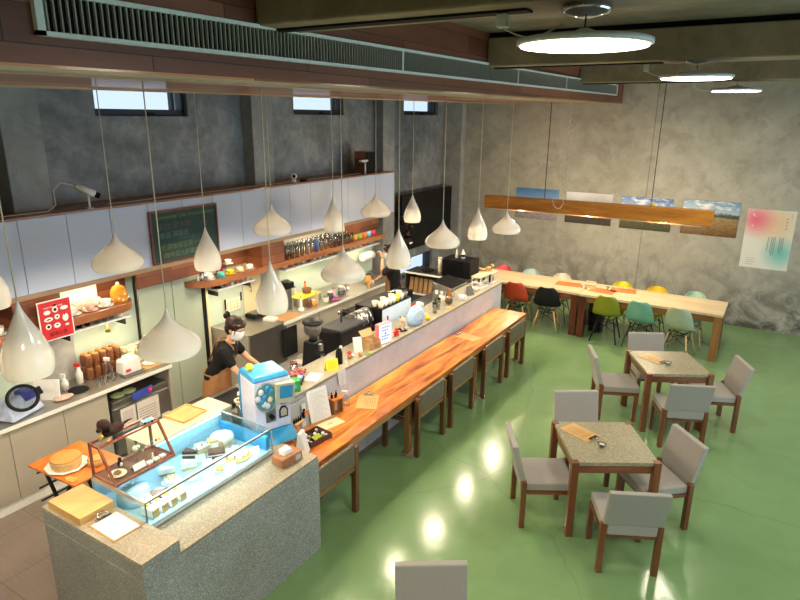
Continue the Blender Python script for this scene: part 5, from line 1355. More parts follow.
t = thing('dried_plant', 'dark dried plant with brown leaves at the far end of the wall shelf', 'plant', (-5.72, 9.52, 1.30))
build('pot', B().lathe([(.09, 0), (.11, .20), (.10, .20), (.08, .01), (.001, .01)], n=20, capt=False), 'black', t)
build('pot_bracket', B().box(-.64, .0, -.02, .02, -.02, -.001), 'black_metal', t)
b = B(); b.mi = 0
for k in range(150):
    a = random.random() * 6.28; r = random.random() * .17; z = .18 + random.random() * .5; c = Vector((r * math.cos(a), r * math.sin(a), z)); d = Vector((random.uniform(-1, 1), random.uniform(-1, 1), random.uniform(-.5, 1))).normalized() * .045; s_ = d.cross(Vector((0, 0, 1))).normalized() * .018
    b.mi = 0 if random.random() < .7 else 1
    vs = [b.bm.verts.new(c - d), b.bm.verts.new(c + s_), b.bm.verts.new(c + d), b.bm.verts.new(c - s_)]; b._f(vs)
build('leaves', b, None, t, mats=[S('dark leaf', (.02, .022, .014), .7), S('dry leaf', (.28, .12, .05), .8)])
b = B()
for k in range(7): b.tube([(0, 0, .1), (.05 * math.cos(k), .05 * math.sin(k), .35), (.12 * math.cos(k), .12 * math.sin(k), .6)], .004, 5)
build('stems', b, 'rubber', t)
build('pot_lettering', B().box(.105, .112, -.05, .05, .08, .11), 'paper', t)
# ------------------------------------------------------------------ people
def skinned(name, chains, extra=None, voxel=.007, mat='skin', parent=None, sub=1):
    """chains: list of joint lists [(x,y,z,r),...]; equal points are welded; extra(b) adds solids; fused by remeshing"""
    verts, edges, rad, idx = [], [], [], {}
    for ch_ in chains:
        prev = None
        for (x, y, z, r) in ch_:
            k = (round(x, 4), round(y, 4), round(z, 4))
            if k not in idx: idx[k] = len(verts); verts.append((x, y, z)); rad.append(r)
            i = idx[k]
            if prev is not None and prev != i: edges.append((prev, i))
            prev = i
    me = bpy.data.meshes.new(name); me.from_pydata(verts, edges, [])
    o = bpy.data.objects.new(name, me); COL.objects.link(o)
    md = o.modifiers.new('s', 'SKIN'); md.use_smooth_shade = True
    for i, r in enumerate(rad):
        sv = me.skin_vertices[0].data[i]; rr_ = r if isinstance(r, tuple) else (r, r); sv.radius = rr_; sv.use_root = (i == 0)
    ms = o.modifiers.new('ss', 'SUBSURF'); ms.levels = sub; ms.render_levels = sub
    dg = bpy.context.evaluated_depsgraph_get(); dg.update()
    m2 = bpy.data.meshes.new_from_object(o.evaluated_get(dg)); bpy.data.objects.remove(o)
    bm = bmesh.new(); bm.from_mesh(m2)
    if extra:
        b = B(); b.bm.free(); b.bm = bm; extra(b)
    bm.to_mesh(m2); bm.free()
    o = bpy.data.objects.new(name, m2); COL.objects.link(o)
    if voxel:
        mr = o.modifiers.new('r', 'REMESH'); mr.mode = 'VOXEL'; mr.voxel_size = voxel; mr.use_smooth_shade = True
        mm = o.modifiers.new('sm', 'SMOOTH'); mm.factor = .5; mm.iterations = 2
        dg = bpy.context.evaluated_depsgraph_get(); dg.update()
        m3 = bpy.data.meshes.new_from_object(o.evaluated_get(dg)); bpy.data.objects.remove(o)
        o = bpy.data.objects.new(name, m3); COL.objects.link(o)
    o.data.materials.clear(); o.data.materials.append(M[mat] if isinstance(mat, str) else mat)
    for p in o.data.polygons: p.use_smooth = True
    if parent: o.parent = parent
    return o
def V(*a): return Vector(a)
def loft(b, pts, n=28):
    rows = []
    for i, (c, rx, ry) in enumerate(pts):
        d = (pts[min(i + 1, len(pts) - 1)][0] - pts[max(i - 1, 0)][0]).normalized(); f_ = Vector((0, 1, 0)).cross(d).normalized()
        rows.append([b.bm.verts.new(c + f_ * (rx * math.cos(2 * PI * k / n)) + Vector((0, 1, 0)) * (ry * math.sin(2 * PI * k / n))) for k in range(n)])
    for a_, c_ in zip(rows, rows[1:]):
        for k in range(n): b._f([a_[k], a_[(k + 1) % n], c_[(k + 1) % n], c_[k]], True)
    b._f(list(reversed(rows[0]))); b._f(rows[-1])
def hand_chains(wrist, d, palm_n, curl=.5, side=1):
    """fingers of different lengths, thumb leaving the side of the palm"""
    d = d.normalized(); n = palm_n.normalized(); s = d.cross(n).normalized() * side
    ch_ = []; k0 = wrist + d * .085
    ch_.append([(*wrist, .024), (*(wrist + d * .035), (.030)), (*k0, .026)])
    for j, (off, ln) in enumerate(((-.033, .062), (-.012, .076), (.011, .082), (.032, .072))):
        a = wrist + d * .07 + s * off; b_ = a + d * (.02); c = b_ + (d * math.cos(curl) - n * math.sin(curl)) * ln * .45
        e = c + (d * math.cos(curl * 2) - n * math.sin(curl * 2)) * ln * .35; g_ = e + (d * math.cos(curl * 2.6) - n * math.sin(curl * 2.6)) * ln * .28
        ch_.append([(*a, .011), (*b_, .010), (*c, .009), (*e, .008), (*g_, .0065)])
    a = wrist + d * .025 + s * .02; b_ = a + (s * .8 + d * .5 - n * .2).normalized() * .032; c = b_ + (s * .35 + d * .9 - n * .35).normalized() * .03
    ch_.append([(*a, .013), (*b_, .011), (*(c), .009), (*(c + d * .018 - n * .008), .0075)])
    return ch_
def person(name, label, loc, rz, J, mask=True, bun=True, apron=True, wrap=128):
    t = thing(name, label, 'person', loc, rz)
    hip, chest, neck, head = J['hip'], J['chest'], J['neck'], J['head']
    sh = {s: J['sh' + s] for s in 'LR'}; el = {s: J['el' + s] for s in 'LR'}; wr = {s: J['wr' + s] for s in 'LR'}
    mid = (hip + chest) / 2 + V(.01, 0, 0)
    hx = {'L': hip + V(0, .09, -.03), 'R': hip + V(0, -.09, -.03)}
    foot = J['foot']
    torso = [(*hip, .07), (*mid, .07), (*chest, .07), (*((chest + neck) / 2 + V(0, 0, .02)), .06), (*neck, .046), (*(neck + (head - neck) * .5), .045)]
    ch_ = [torso]
    for s in 'LR':
        ch_.append([(*chest, .07), (*sh[s], .050), (*((sh[s] + el[s]) / 2), .044), (*el[s], .038), (*((el[s] + wr[s]) / 2), .033), (*wr[s], .024)])
        k = (hx[s] + foot[s]) / 2 + V(.02, 0, .02)
        ch_.append([(*hip, .07), (*hx[s], .080), (*((hx[s] + k) / 2), .072), (*k, .055), (*((k + foot[s]) / 2), .05), (*(foot[s] + V(0, 0, .08)), .036)])
    def spine(g, low=0):
        dn = (hip - mid).normalized()
        return ([(hip + V(0, 0, -.13), .112 + g, .150 + g)] if low else []) + [(hip, .105 + g, .145 + g), (mid, .092 + g, .128 + g), (chest, .102 + g, .158 + g), ((chest + neck) / 2 + V(0, 0, .0), .085 + g, .145 + g * .8), (neck + V(-.005, 0, -.03), .052 + g, .075 + g)]
    def extra(b):
        a = J.get('look', 0); R = Matrix.Rotation(a, 3, 'Z') @ Matrix.Rotation(J.get('nod', .2), 3, 'Y')
        def h(x, y, z): return head + R @ V(x, y, z)
        b.sph(head + R @ V(-.008, 0, .02), .088, (1.08, .86, 1.1), 24, 16, R); b.sph(h(.018, 0, -.045), .062, (1, .88, 1.05), 20, 12, R)
        b.sph(h(.095, 0, -.012), .014, (1.1, .8, 1.5), 12, 8, R); b.sph(h(.078, 0, -.052), .018, (.8, 1.4, .6), 12, 8, R); b.sph(h(.068, 0, -.092), .02, (1, 1.1, .9), 12, 8, R)
        for s in (-1, 1): b.sph(h(-.005, s * .080, -.012), .022, (.7, .35, 1.35), 12, 8, R); b.sph(h(.07, s * .034, .018), .016, (.8, 1.2, .8), 12, 8, R)
        for s in 'LR': b.sph(foot[s] + V(.05, 0, .035), .045, (2.2, .9, .75), 16, 10)
        loft(b, spine(0))
    body = skinned('body', ch_, extra, .009, 'skin', t)
    # hands get fine voxels, fused into the same mesh
    hch = []
    for s in 'LR':
        d = (wr[s] - el[s]); hch += hand_chains(wr[s], J.get('hd' + s, d), J.get('hn' + s, V(0, 0, 1)), J.get('curl', .45), 1 if s == 'L' else -1)
    # separate skins need separate roots
    groups = [hch[:6], hch[6:]]
    bm = bmesh.new(); bm.from_mesh(body.data)
    for gch in groups:
        for c_ in gch:
            hh = skinned('hand_piece', [c_], None, None, 'skin', None, 2)
            bm.from_mesh(hh.data); bpy.data.objects.remove(hh)
    bm.to_mesh(body.data); bm.free()
    for p in body.data.polygons: p.use_smooth = True
    R = Matrix.Rotation(J.get('look', 0), 3, 'Z') @ Matrix.Rotation(J.get('nod', .2), 3, 'Y')
    def h(x, y, z): return head + R @ V(x, y, z)
    b = B()
    for s in (-1, 1): b.sph(h(.085, s * .032, .014), .0075, (.7, 1.3, .8), 12, 8, R)
    build('eyes', b, 'rubber', t)
    # hair: cap over back and top
    b = B(); b.sph(h(-.022, 0, .040), .095, (1.08, .93, 1.02), 28, 18, R)
    b.sph(h(-.05, 0, -.01), .075, (.9, 1.0, 1.2), 22, 14, R)
    for k in range(9):
        a = -1.2 + 2.4 * k / 8; b.sph(h(.058 * math.cos(a) + .01, .078 * math.sin(a), .066), .028, (1, 1, .8), 12, 8, R)
    if bun:
        b.tube([h(-.08, 0, .08), h(-.11, 0, .09)], [.022, .016], 10)
        for k in range(14):
            a = random.random() * 6.28; c_ = random.uniform(-1, 1); b.sph(h(-.135, .026 * math.cos(a), .095 + .026 * math.sin(a)), .020, (1.4, .7, 1), 10, 6, R)
        for s in (-1, 1): b.tube([h(.045, s * .074, .05), h(.055, s * .082, .0), h(.05, s * .080, -.05)], [.008, .006, .002], 6)
    build('hair', b, 'hair', t)
    if bun: build('hair_clip', B().tube([h(-.10, -.04, .09), h(-.10, .04, .09)], .008, 8), 'choc', t)
    if mask:
        b = B(); rows = []
        for i in range(7):
            u = i / 6; z = .0 - .10 * u; row = []
            for k in range(9):
                a = D(-75 + 150 * k / 8); bul = .012 * math.cos(a) + .010 * math.sin(PI * u) * math.cos(a)
                rx = .096 + bul - (.012 * u); ry = .080 - .008 * u; row.append(b.bm.verts.new(h(-.004 + rx * math.cos(a), ry * math.sin(a), z + (.016 * math.cos(a) if i == 0 else 0))))
            rows.append(row)
        for r1, r2 in zip(rows, rows[1:]):
            for k in range(8): b._f([r1[k], r1[k + 1], r2[k + 1], r2[k]], True)
        o = build('face_mask', b, 'mask', t); md = o.modifiers.new('s', 'SOLIDIFY'); md.thickness = .003
        build('ear_loop', B().tube([h(.02, .078, -.02), h(-.005, .086, -.005), h(-.01, .084, -.03)], .002, 5).tube([h(.02, -.078, -.02), h(-.005, -.086, -.005), h(-.01, -.084, -.03)], .002, 5), 'white', t)
    # shirt
    gth = .016
    def g_(r): return (r[0] + gth, r[1] + gth) if isinstance(r, tuple) else r + gth
    sc_ = [[(*hip, .07), (*mid, .07), (*chest, .07), (*((chest + neck) / 2), .07)]]
    for s in 'LR': sl = J.get('sleeve', .8); sc_.append([(*chest, .07), (*sh[s], .068), (*(sh[s] + (el[s] - sh[s]) * .45), .064), (*(sh[s] + (el[s] - sh[s]) * sl), .060)])
    skinned('shirt', sc_, lambda b: loft(b, spine(.016, 1)), .01, 'shirt', t)
    tc = []
    for s in 'LR':
        k = (hx[s] + foot[s]) / 2 + V(.02, 0, .02)
        tc.append([(*(hip + V(0, 0, .0)), .07), (*hx[s], .092), (*((hx[s] + k) / 2), .086), (*k, .070), (*((k + foot[s]) / 2), .064), (*(foot[s] + V(0, 0, .09)), .058)])
    skinned('trousers', tc, lambda b: loft(b, [(hip + V(0, 0, -.14), .115, .15), (hip + V(0, 0, -.02), .112, .152)]), .01, S('black trousers', (.014, .014, .016), .9), t)
    b = B()
    for s in 'LR': b.sph(foot[s] + V(.055, 0, .04), .05, (2.3, 1.0, .8), 16, 10)
    build('shoes', b, 'rubber', t)
    if apron:
        b = B(); rows = []
        up = (chest - hip); knee = V(hip.x * .8 + foot['L'].x * .2 + .03, 0, .38)
        line = [(knee, .18, .22), (hip + (knee - hip) * .55, .165, .205), (hip + (knee - hip) * .15, .150, .182), (hip + up * .2, .14, .168), (hip + up * .55, .130, .158), (hip + up * .9, .132, .11)]
        for q, (c_, rx, ry) in enumerate(line):
            row = []; m_ = wrap if q < 4 else (min(wrap, 72) if q == 4 else 42)
            for k in range(13):
                a = D(-m_ + 2 * m_ * k / 12); fold = .006 * math.sin(k * 2.3) * (1.6 if q < 2 else .4); row.append(b.bm.verts.new(c_ + V((rx + fold) * math.cos(a), (ry + fold) * math.sin(a), 0)))
            rows.append(row)
        for r1, r2 in zip(rows, rows[1:]):
            for k in range(12): b._f([r1[k], r1[k + 1], r2[k + 1], r2[k]], True)
        o = build('apron', b, 'apron', t); md = o.modifiers.new('s', 'SOLIDIFY'); md.thickness = .004; md = o.modifiers.new('ss', 'SUBSURF'); md.levels = 1; md.render_levels = 1
        b = B(); c_ = hip + up * .2; b.tube([c_ + V(.142 * math.cos(D(a)), .17 * math.sin(D(a)), 0) for a in range(100, 261, 16)], .009, 6); build('apron_tie', b, 'apron', t)
        b = B()
        for s in (-1, 1):
            p0 = hip + up * .88 + V(.11, s * .075, 0); b.tube([p0, chest + V(.10, s * .085, .07), chest + V(.02, s * .085, .165), chest + V(-.08, s * .07, .12), hip + up * .6 + V(-.13, -s * .02, .0)], .010, 6)
        build('apron_strap', b, 'apron', t)
    return t
J1 = dict(hip=V(.05, 0, .92), chest=V(.18, 0, 1.20), neck=V(.25, 0, 1.345), head=V(.295, 0, 1.455), shL=V(.19, .165, 1.275), shR=V(.19, -.165, 1.275),
          elL=V(.36, .17, 1.06), elR=V(.34, -.21, 1.04), wrL=V(.52, .10, .985), wrR=V(.54, -.16, .965), foot={'L': V(.02, .10, 0), 'R': V(-.06, -.10, 0)}, look=D(-22), nod=.35, curl=.4)
person('person', 'person in black shirt, brown apron and white mask leaning over the work counter', (-4.90, 4.13, .002), D(32), J1, wrap=150)
J2 = dict(hip=V(0, 0, .94), chest=V(.03, 0, 1.26), neck=V(.05, 0, 1.43), head=V(.075, 0, 1.55), shL=V(.03, .18, 1.36), shR=V(.03, -.18, 1.36),
          elL=V(.21, .25, 1.28), elR=V(.12, -.25, 1.15), wrL=V(.20, .10, 1.50), wrR=V(.32, -.16, 1.06), sleeve=1.05, foot={'L': V(.02, .11, 0), 'R': V(0, -.11, 0)}, look=0, nod=.1, curl=.7, hdL=V(.3, -.2, .8), hnL=V(-.6, 0, .6))
person('person', 'person in black shirt and brown apron at the far end, partly behind a pendant', (-5.02, 8.02, .002), D(215), J2, mask=True, bun=False, wrap=62)

# ------------------------------------------------------------------ things on the beige cap of the counter wall
Z1 = 1.1105; ZW = .9005
def card(nm, lab, p, w, h, rz, mat, lean=.02, th=.003, cat='card', **kw):
    return one(nm, B().hexa([(-th / 2, -w / 2, 0), (th / 2, -w / 2, 0), (th / 2, w / 2, 0), (-th / 2, w / 2, 0), (-lean - th / 2, -w / 2, h), (-lean + th / 2, -w / 2, h), (-lean + th / 2, w / 2, h), (-lean - th / 2, w / 2, h)]), mat, lab, cat, p, rz, **kw)
def marks(parent, y0, y1, z0, n, dz, mat, x=.002, th=.0006, lean=0, H=1, w=.003):
    b = B()
    for k in range(n):
        z = z0 + dz * k; xx = x - lean * z / H; b.box(xx, xx + th, y0, y1, z, z + w)
    return build('print', b, mat, parent)
PR = S('dark print', (.06, .05, .05), .8)
t = thing('yellow_sign', 'small bright yellow folded sign on the counter cap beside a black bottle', 'sign', (-3.62, 4.60, Z1), D(-30))
t.scale = (1.3, 1.3, 1.3)
build('card', B().hexa([(0, -.05, 0), (.004, -.05, 0), (.004, .05, 0), (0, .05, 0), (-.02, -.05, .085), (-.016, -.05, .085), (-.016, .05, .085), (-.02, .05, .085)]).hexa([(-.045, -.05, 0), (-.041, -.05, 0), (-.041, .05, 0), (-.045, .05, 0), (-.0245, -.05, .085), (-.0205, -.05, .085), (-.0205, .05, .085), (-.0245, .05, .085)]), S('neon yellow card', (.85, .72, .02), .6), t)
marks(t, -.035, .035, .02, 4, .016, S('sign print', (.45, .36, .02), .8), x=.0046, lean=.02, H=.085)
t = thing('hanging_note', 'white handwritten note hanging over the front of the counter wall', 'note', (-3.5475, 4.66, .93), 0)
build('sheet', B().sheet([(0.002, -.05, 0.02), (0.002, .07, 0.0), (0.002, .055, .175), (0.002, -.075, .185)], .0015), 'paper', t); marks(t, -.035, .03, .03, 5, .024, S('pencil grey', (.35, .32, .30), .8), x=.0032)
t = thing('paper_sheet', 'blank white sheet lying on the counter cap', 'paper', (-3.67, 4.36, Z1), D(18)); build('sheet', B().box(-.07, .07, -.095, .095, 0, .002), 'paper', t)
t = thing('payment_terminal', 'black card payment terminal with blue screen on the counter cap', 'terminal', (-3.71, 4.19, Z1), D(-60))
build('body', B().hexa([(-.08, -.04, 0), (.08, -.04, 0), (.08, .04, 0), (-.08, .04, 0), (-.08, -.038, .045), (.08, -.036, .02), (.08, .036, .02), (-.08, .038, .045)]), 'black', t, bevel=.006)
build('screen', B().sheet([(-.065, -.028, .0445), (-.01, -.028, .0365), (-.01, .028, .0365), (-.065, .028, .0445)], .002), S('screen blue', (.12, .28, .65), .3), t)
b = B()
for i in range(3):
    for j in range(3): b.box(.005 + i * .022, .02 + i * .022, -.026 + j * .02, -.012 + j * .02, .030 - i * .003, .036 - i * .0033)
build('keys', b, 'steel_dark', t)
t = thing('green_box', 'bright green box with a round blue badge on the near end of the counter cap', 'box', (-3.63, 4.02, Z1), D(-38)); build('box', B().box(-.05, .05, -.055, .055, 0, .11), S('bright green card', (.03, .34, .05), .5), t, bevel=.003); build('badge', B().tube([(.0505, 0, .055), (.0525, 0, .055)], .024, 20), S('badge blue', (.10, .42, .80), .4), t)
marks(t, -.012, .012, .05, 2, .012, 'paper', x=.053)
t = thing('candy_net', 'clear bag of small red sweets behind the payment terminal', 'bag', (-3.84, 4.32, Z1)); b = B()
for k in range(40): b.sph((random.uniform(-.05, .05), random.uniform(-.09, .09), .012 + random.random() * .03), .013, nu=8, nv=6)
build('sweets', b, S('raspberry sweets', (.50, .12, .12), .5, var=.5, scale=30), t)
t = thing('pen_cup', 'little dark cup of pens behind the capsule machine', 'cup', (-3.78, 4.03, Z1)); build('cup', B().cyl((0, 0, 0), .025, .06, 16), 'steel_dark', t); b = B()
for k in range(4): b.tube([(0, 0, .0605), (.015 * math.cos(k * 1.6), .015 * math.sin(k * 1.6), .13)], .004, 6)
build('pens', b, 'red', t)
t = thing('black_bottle', 'slim matt black bottle with white cap on the counter cap', 'bottle', (-3.67, 4.78, Z1)); build('body', B().lathe([(.034, 0), (.036, .01), (.036, .13), (.024, .16), (.018, .175)], n=22), 'rubber', t); build('cap', B().cyl((.018, .01, .1755), .014, .02, 14), 'white', t)
t = thing('toy_group', 'red capped toy figure with tan body between black bottle and white leaflet', 'figurine', (-3.66, 4.95, Z1)); build('body', B().sph((0, 0, .03), .026, (1, 1, 1.15)), S('toy tan', (.55, .25, .08), .6), t); build('hat', B().sph((0, 0, .07), .028, (1, 1, .6)), 'red', t); build('base', B().cyl((0, .045, 0), .018, .03, 14), 'white', t)
t = thing('toy_fox', 'small orange and white animal figure beside the white leaflet', 'figurine', (-3.60, 5.06, Z1)); build('body', B().sph((0, 0, .025), .02, (1.2, .8, 1.2)), S('toy orange', (.62, .26, .06), .6), t); build('head', B().sph((.015, 0, .06), .016), 'cream', t)
one('green_sprig', B().sph((0, 0, .008), .035, (.6, 1.4, .3)), S('moss green', (.20, .30, .05), .9, var=.4), 'small green sprig on the front edge of the counter cap', 'decoration', (-3.57, 5.16, Z1))
t = card('white_leaflet', 'white printed leaflet leaning before the black espresso machine', (-3.68, 5.14, Z1), .10, .17, D(-35), 'paper', .04)
t = thing('cardboard_holder', 'brown cardboard box holding cards on the counter cap left of the pink light box', 'box', (-3.64, 5.34, Z1), D(-12))
b = B().box(-.06, .06, -.09, .09, 0, .004)
for a in ((-.06, -.057, -.09, .09, .004, .13), (.057, .06, -.09, .09, .004, .08), (-.057, .057, -.09, -.087, .004, .10), (-.057, .057, .087, .09, .004, .10)): b.box(*a)
build('box', b, 'kraft', t); build('lid_flap', B().hexa([(-.06, -.09, .13), (-.057, -.09, .13), (-.057, .09, .13), (-.06, .09, .13), (-.12, -.09, .19), (-.117, -.09, .19), (-.117, .09, .19), (-.12, .09, .19)]), 'kraft', t)
b = B()
for k in range(5): b.box(-.04 + k * .018, -.036 + k * .018, -.08, -.02, .005, .12)
build('cards', b, 'cork', t); build('tag', B().box(.0605, .062, -.02, .05, .02, .06), S('tag brown', (.40, .20, .10), .8), t)
t = thing('pink_light_box', 'white fronted pink light box with blue lettering on the counter cap', 'light box', (-3.62, 5.55, Z1), D(-12)); build('box', B().box(-.035, .03, -.10, .10, 0, .24), S('coral pink card', (.78, .22, .22), .5), t, bevel=.003); build('panel', B().box(.0305, .034, -.093, .093, .008, .232), emit('lit white panel', (.72, .82, 1), 1.1), t)
b = B()
for z, n in ((.19, 5), (.155, 4), (.085, 5), (.05, 4)):
    for k in range(n): b.box(.0345, .0352, -.06 + k * .027, -.042 + k * .027, z, z + .02)
b.sph((.0345, 0, .127), .014, (.1, 1, 1)); build('lettering', b, S('blue lettering', (.05, .12, .45), .7), t)
t = thing('red_star', 'red five pointed star toy on the counter cap', 'toy', (-3.60, 5.80, Z1 + .052), D(-15)); b = B(); poly = []
for k in range(10): r = .062 if k % 2 == 0 else .028; a = PI / 2 + k * PI / 5; poly.append((r * math.cos(a), r * math.sin(a)))
b.prism(poly, -.014, .014, 'X'); build('star', b, S('glossy red', (.72, .02, .02), .4), t, bevel=.006)
t = thing('purple_bottle', 'slim red and violet bottle behind the red star', 'bottle', (-3.76, 5.86, Z1)); build('body', B().lathe([(.022, 0), (.024, .09), (.010, .13), (.009, .19)], n=16), S('deep violet', (.08, .03, .22), .3), t); build('cap', B().cyl((0, 0, .1905), .011, .025, 12), 'red', t)
t = thing('plush_bear', 'seated beige and white plush figure with black base beside the blue egg lamp', 'plush toy', (-3.66, 6.03, Z1), D(-25)); build('base', B().box(-.04, .05, -.045, .045, 0, .025), 'rubber', t, bevel=.006)
build('body', B().sph((0, 0, .07), .042, (.9, 1, 1.15)), S('beige plush', (.50, .38, .28), .95, var=.2, scale=150), t); build('head', B().sph((.01, 0, .14), .036).sph((.04, 0, .13), .014), S('pale plush', (.62, .52, .42), .95), t)
for s in (-1, 1): build('ear', B().sph((0, s * .028, .172), .013), S('brown plush patch', (.18, .09, .05), .95), t); build('leg', B().tube([(.02, s * .02, .045), (.065, s * .028, .035)], .014, 10), S('pale plush', (.62, .52, .42)), t)
t = thing('egg_lamp', 'pale blue egg shaped lamp with a round window on the counter cap', 'lamp', (-3.63, 6.30, Z1), D(-18)); EL = S('pale blue plastic glow', (.42, .62, .86), .3, coat=.4)
b = B().lathe([(.075, 0), (.115, .02), (.137, .06), (.143, .10), (.132, .15), (.103, .205), (.062, .245), (.02, .26)], n=32); b.xf(Matrix.Diagonal((.42, 1, 1, 1))); build('shell', b, EL, t)
b = B(); b.tube([(.052, 0, .14), (.061, 0, .14)], .062, 28); build('window', b, S('misty window', (.62, .76, .88), .2, coat=.4), t); build('pink_dots', B().sph((.052, .065, .06), .006).sph((.052, .075, .075), .005), S('rose dot', (.7, .3, .45), .4), t)
one('lemon', B().sph((0, 0, .032), .032, (1, 1.15, 1)), S('lemon skin', (.82, .58, .02), .4), 'yellow lemon on the counter cap just right of the blue egg lamp', 'lemon', (-3.59, 6.55, Z1))
t = thing('red_cup', 'small red cup on the work counter behind the egg lamp', 'cup', (-4.05, 6.98, ZW + .001)); build('stand', B().box(-.08, .08, -.08, .08, 0, .16), 'steel_dark', t, bevel=.01); build('cup', B().lathe([(.035, .1605), (.048, .225), (.044, .225), (.03, .168)], n=22), S('glossy red cup', (.55, .04, .02), .25, coat=.5), t)
t = thing('glass_decanter', 'clear plastic jar standing behind the lemon', 'jar', (-3.80, 6.70, Z1)); build('jar', B().lathe([(.035, 0), (.05, .02), (.055, .12), (.05, .16), (.046, .16), (.048, .02), (.03, .006)], n=24, capt=False), S('frosted clear plastic', (.42, .43, .42), .2), t)
for k, (x, y, h) in enumerate(((-3.66, 6.86, .13), (-3.70, 7.02, .15))):
    t = thing('french_press', 'slim glass press jug with black lid right of the lemon, %s one' % ('nearer', 'farther')[k], 'jug', (x, y, Z1), 0, 'press jugs on the counter cap'); build('beaker', B().lathe([(.032, 0), (.034, h), (.031, h), (.029, .006), (.001, .006)], n=20, capt=False), 'glassware', t); build('lid', B().lathe([(.036, h), (.036, h + .018), (.008, h + .024), (.008, h + .05), (.014, h + .055)], n=18), 'black', t); build('coffee', B().cyl((0, 0, .008), .028, h * .3, 18), 'choc', t)
t = thing('glass_teapot', 'round glass teapot with dark coffee on the counter cap', 'teapot', (-3.68, 7.30, Z1)); build('body', B().sph((0, 0, .055), .055, (1, 1, .95)), S('smoky coffee glass', (.06, .035, .022), .1, coat=.6), t); build('neck', B().lathe([(.03, .10), (.045, .14), (.042, .14), (.028, .10)], n=20, capb=False, capt=False), 'glassware', t); build('handle', B().tube([(0, .05, .09), (0, .10, .09), (0, .11, .05), (0, .055, .03)], .007, 8), 'black', t); build('collar', B().cyl((0, 0, .095), .032, .02, 20), 'tart', t)
one('wood_coaster', B().cyl((0, 0, 0), .045, .010, 24), 'cork', 'round wooden coaster in front of the glass teapot', 'coaster', (-3.60, 7.16, Z1))
cup_saucer('dripper_cup', 'white coffee dripper on saucer on the counter cap beside the teapot', (-3.64, 7.64, Z1), 'china', None, .058)
cup_saucer('white_cup', 'cream coffee dripper raised behind the glass teapot', (-3.86, 7.42, Z1), 'cream', None, .055)
t = thing('copper_jug', 'copper coloured jug behind the white dripper', 'jug', (-3.84, 7.62, Z1)); build('body', B().lathe([(.04, 0), (.05, .05), (.035, .09), (.04, .11)], n=20), S('copper', (.45, .18, .07), .3, .8), t); build('handle', B().tube([(.04, 0, .1), (.08, 0, .09), (.08, 0, .03), (.045, 0, .02)], .005, 6), 'black', t)
t = thing('grey_bag', 'grey foil coffee bags leaning together on the counter cap', 'bag', (-3.68, 7.92, Z1), D(-20))
for k in range(2): build('bag', B().hexa([(-.02 + k * .05, -.06, 0), (.02 + k * .05, -.06, 0), (.02 + k * .05, .06, 0), (-.02 + k * .05, .06, 0), (-.045 + k * .05, -.055, .13), (-.04 + k * .05, -.055, .13), (-.04 + k * .05, .055, .13), (-.045 + k * .05, .055, .13)]), 'steel_dark' if k else 'cupboard', t, bevel=.004)
cup_saucer('pink_cup', 'pale pink cup standing beside the steel sloped box on the counter cap', (-3.66, 8.16, Z1), S('pale pink china', (.72, .50, .46), .25), None, .05, False)
def rack(x, y, w, h, lab, shelves):
    t = thing('wooden_rack', lab, 'rack', (x, y, Z1), 0, 'small cup racks at the end of the counter')
    b = B()
    for sx in (-.07, .07):
        for sy in (-w / 2, w / 2): b.box(sx - .006, sx + .006, sy - .006, sy + .006, 0, h)
    for z in shelves: b.box(-.076, .076, -w / 2 - .006, w / 2 + .006, z, z + .008)
    build('frame', b, 'white', t); build('top', B().box(-.085, .085, -w / 2 - .015, w / 2 + .015, h + .0005, h + .012), 'pale_wood', t)
    return t
rack(-3.72, 8.42, .28, .17, 'white two shelf cup rack with pale top at the end of the counter cap', (.0, .085)); rack(-3.70, 8.76, .20, .16, 'small dark filled cup rack on the very end of the counter cap', (.0,))
for k in range(4): one('rack_cup', B().lathe([(.018, 0), (.026, .045), (.023, .045), (.016, .005)], n=16, capt=False), ['brown china' in _simple and _simple['brown china'] or 'choc', 'cream', 'choc', 'steel_dark'][k], 'tiny cup on the upper shelf of the white cup rack', 'cup', (-3.70, 8.33 + k * .062, Z1 + .0935), 0, 'tiny cups in the white rack')
for k in range(3): one('dark_jug', B().lathe([(.022, 0), (.03, .04), (.02, .08), (.024, .10)], n=16), ['rubber', 'steel_dark', 'choc'][k], 'small dark jug inside the end rack of the counter cap', 'jug', (-3.70, 8.70 + k * .06, Z1 + .0085), 0, 'dark jugs in the end rack')
t = thing('squirrel_figure', 'golden brown carved squirrel figure on the end cup rack', 'figurine', (-3.72, 8.74, Z1 + .1725), D(30)); GB = S('golden brown wood', (.36, .20, .06), .5)
build('body', B().sph((0, 0, .045), .04, (1.5, .8, .9)).sph((.05, 0, .09), .028), GB, t); build('tail', B().tube([(-.05, 0, .03), (-.12, .02, .03), (-.16, .03, .055)], [.018, .022, .008], 10), GB, t); build('ears', B().sph((.05, .015, .118), .008).sph((.05, -.015, .118), .008), GB, t)

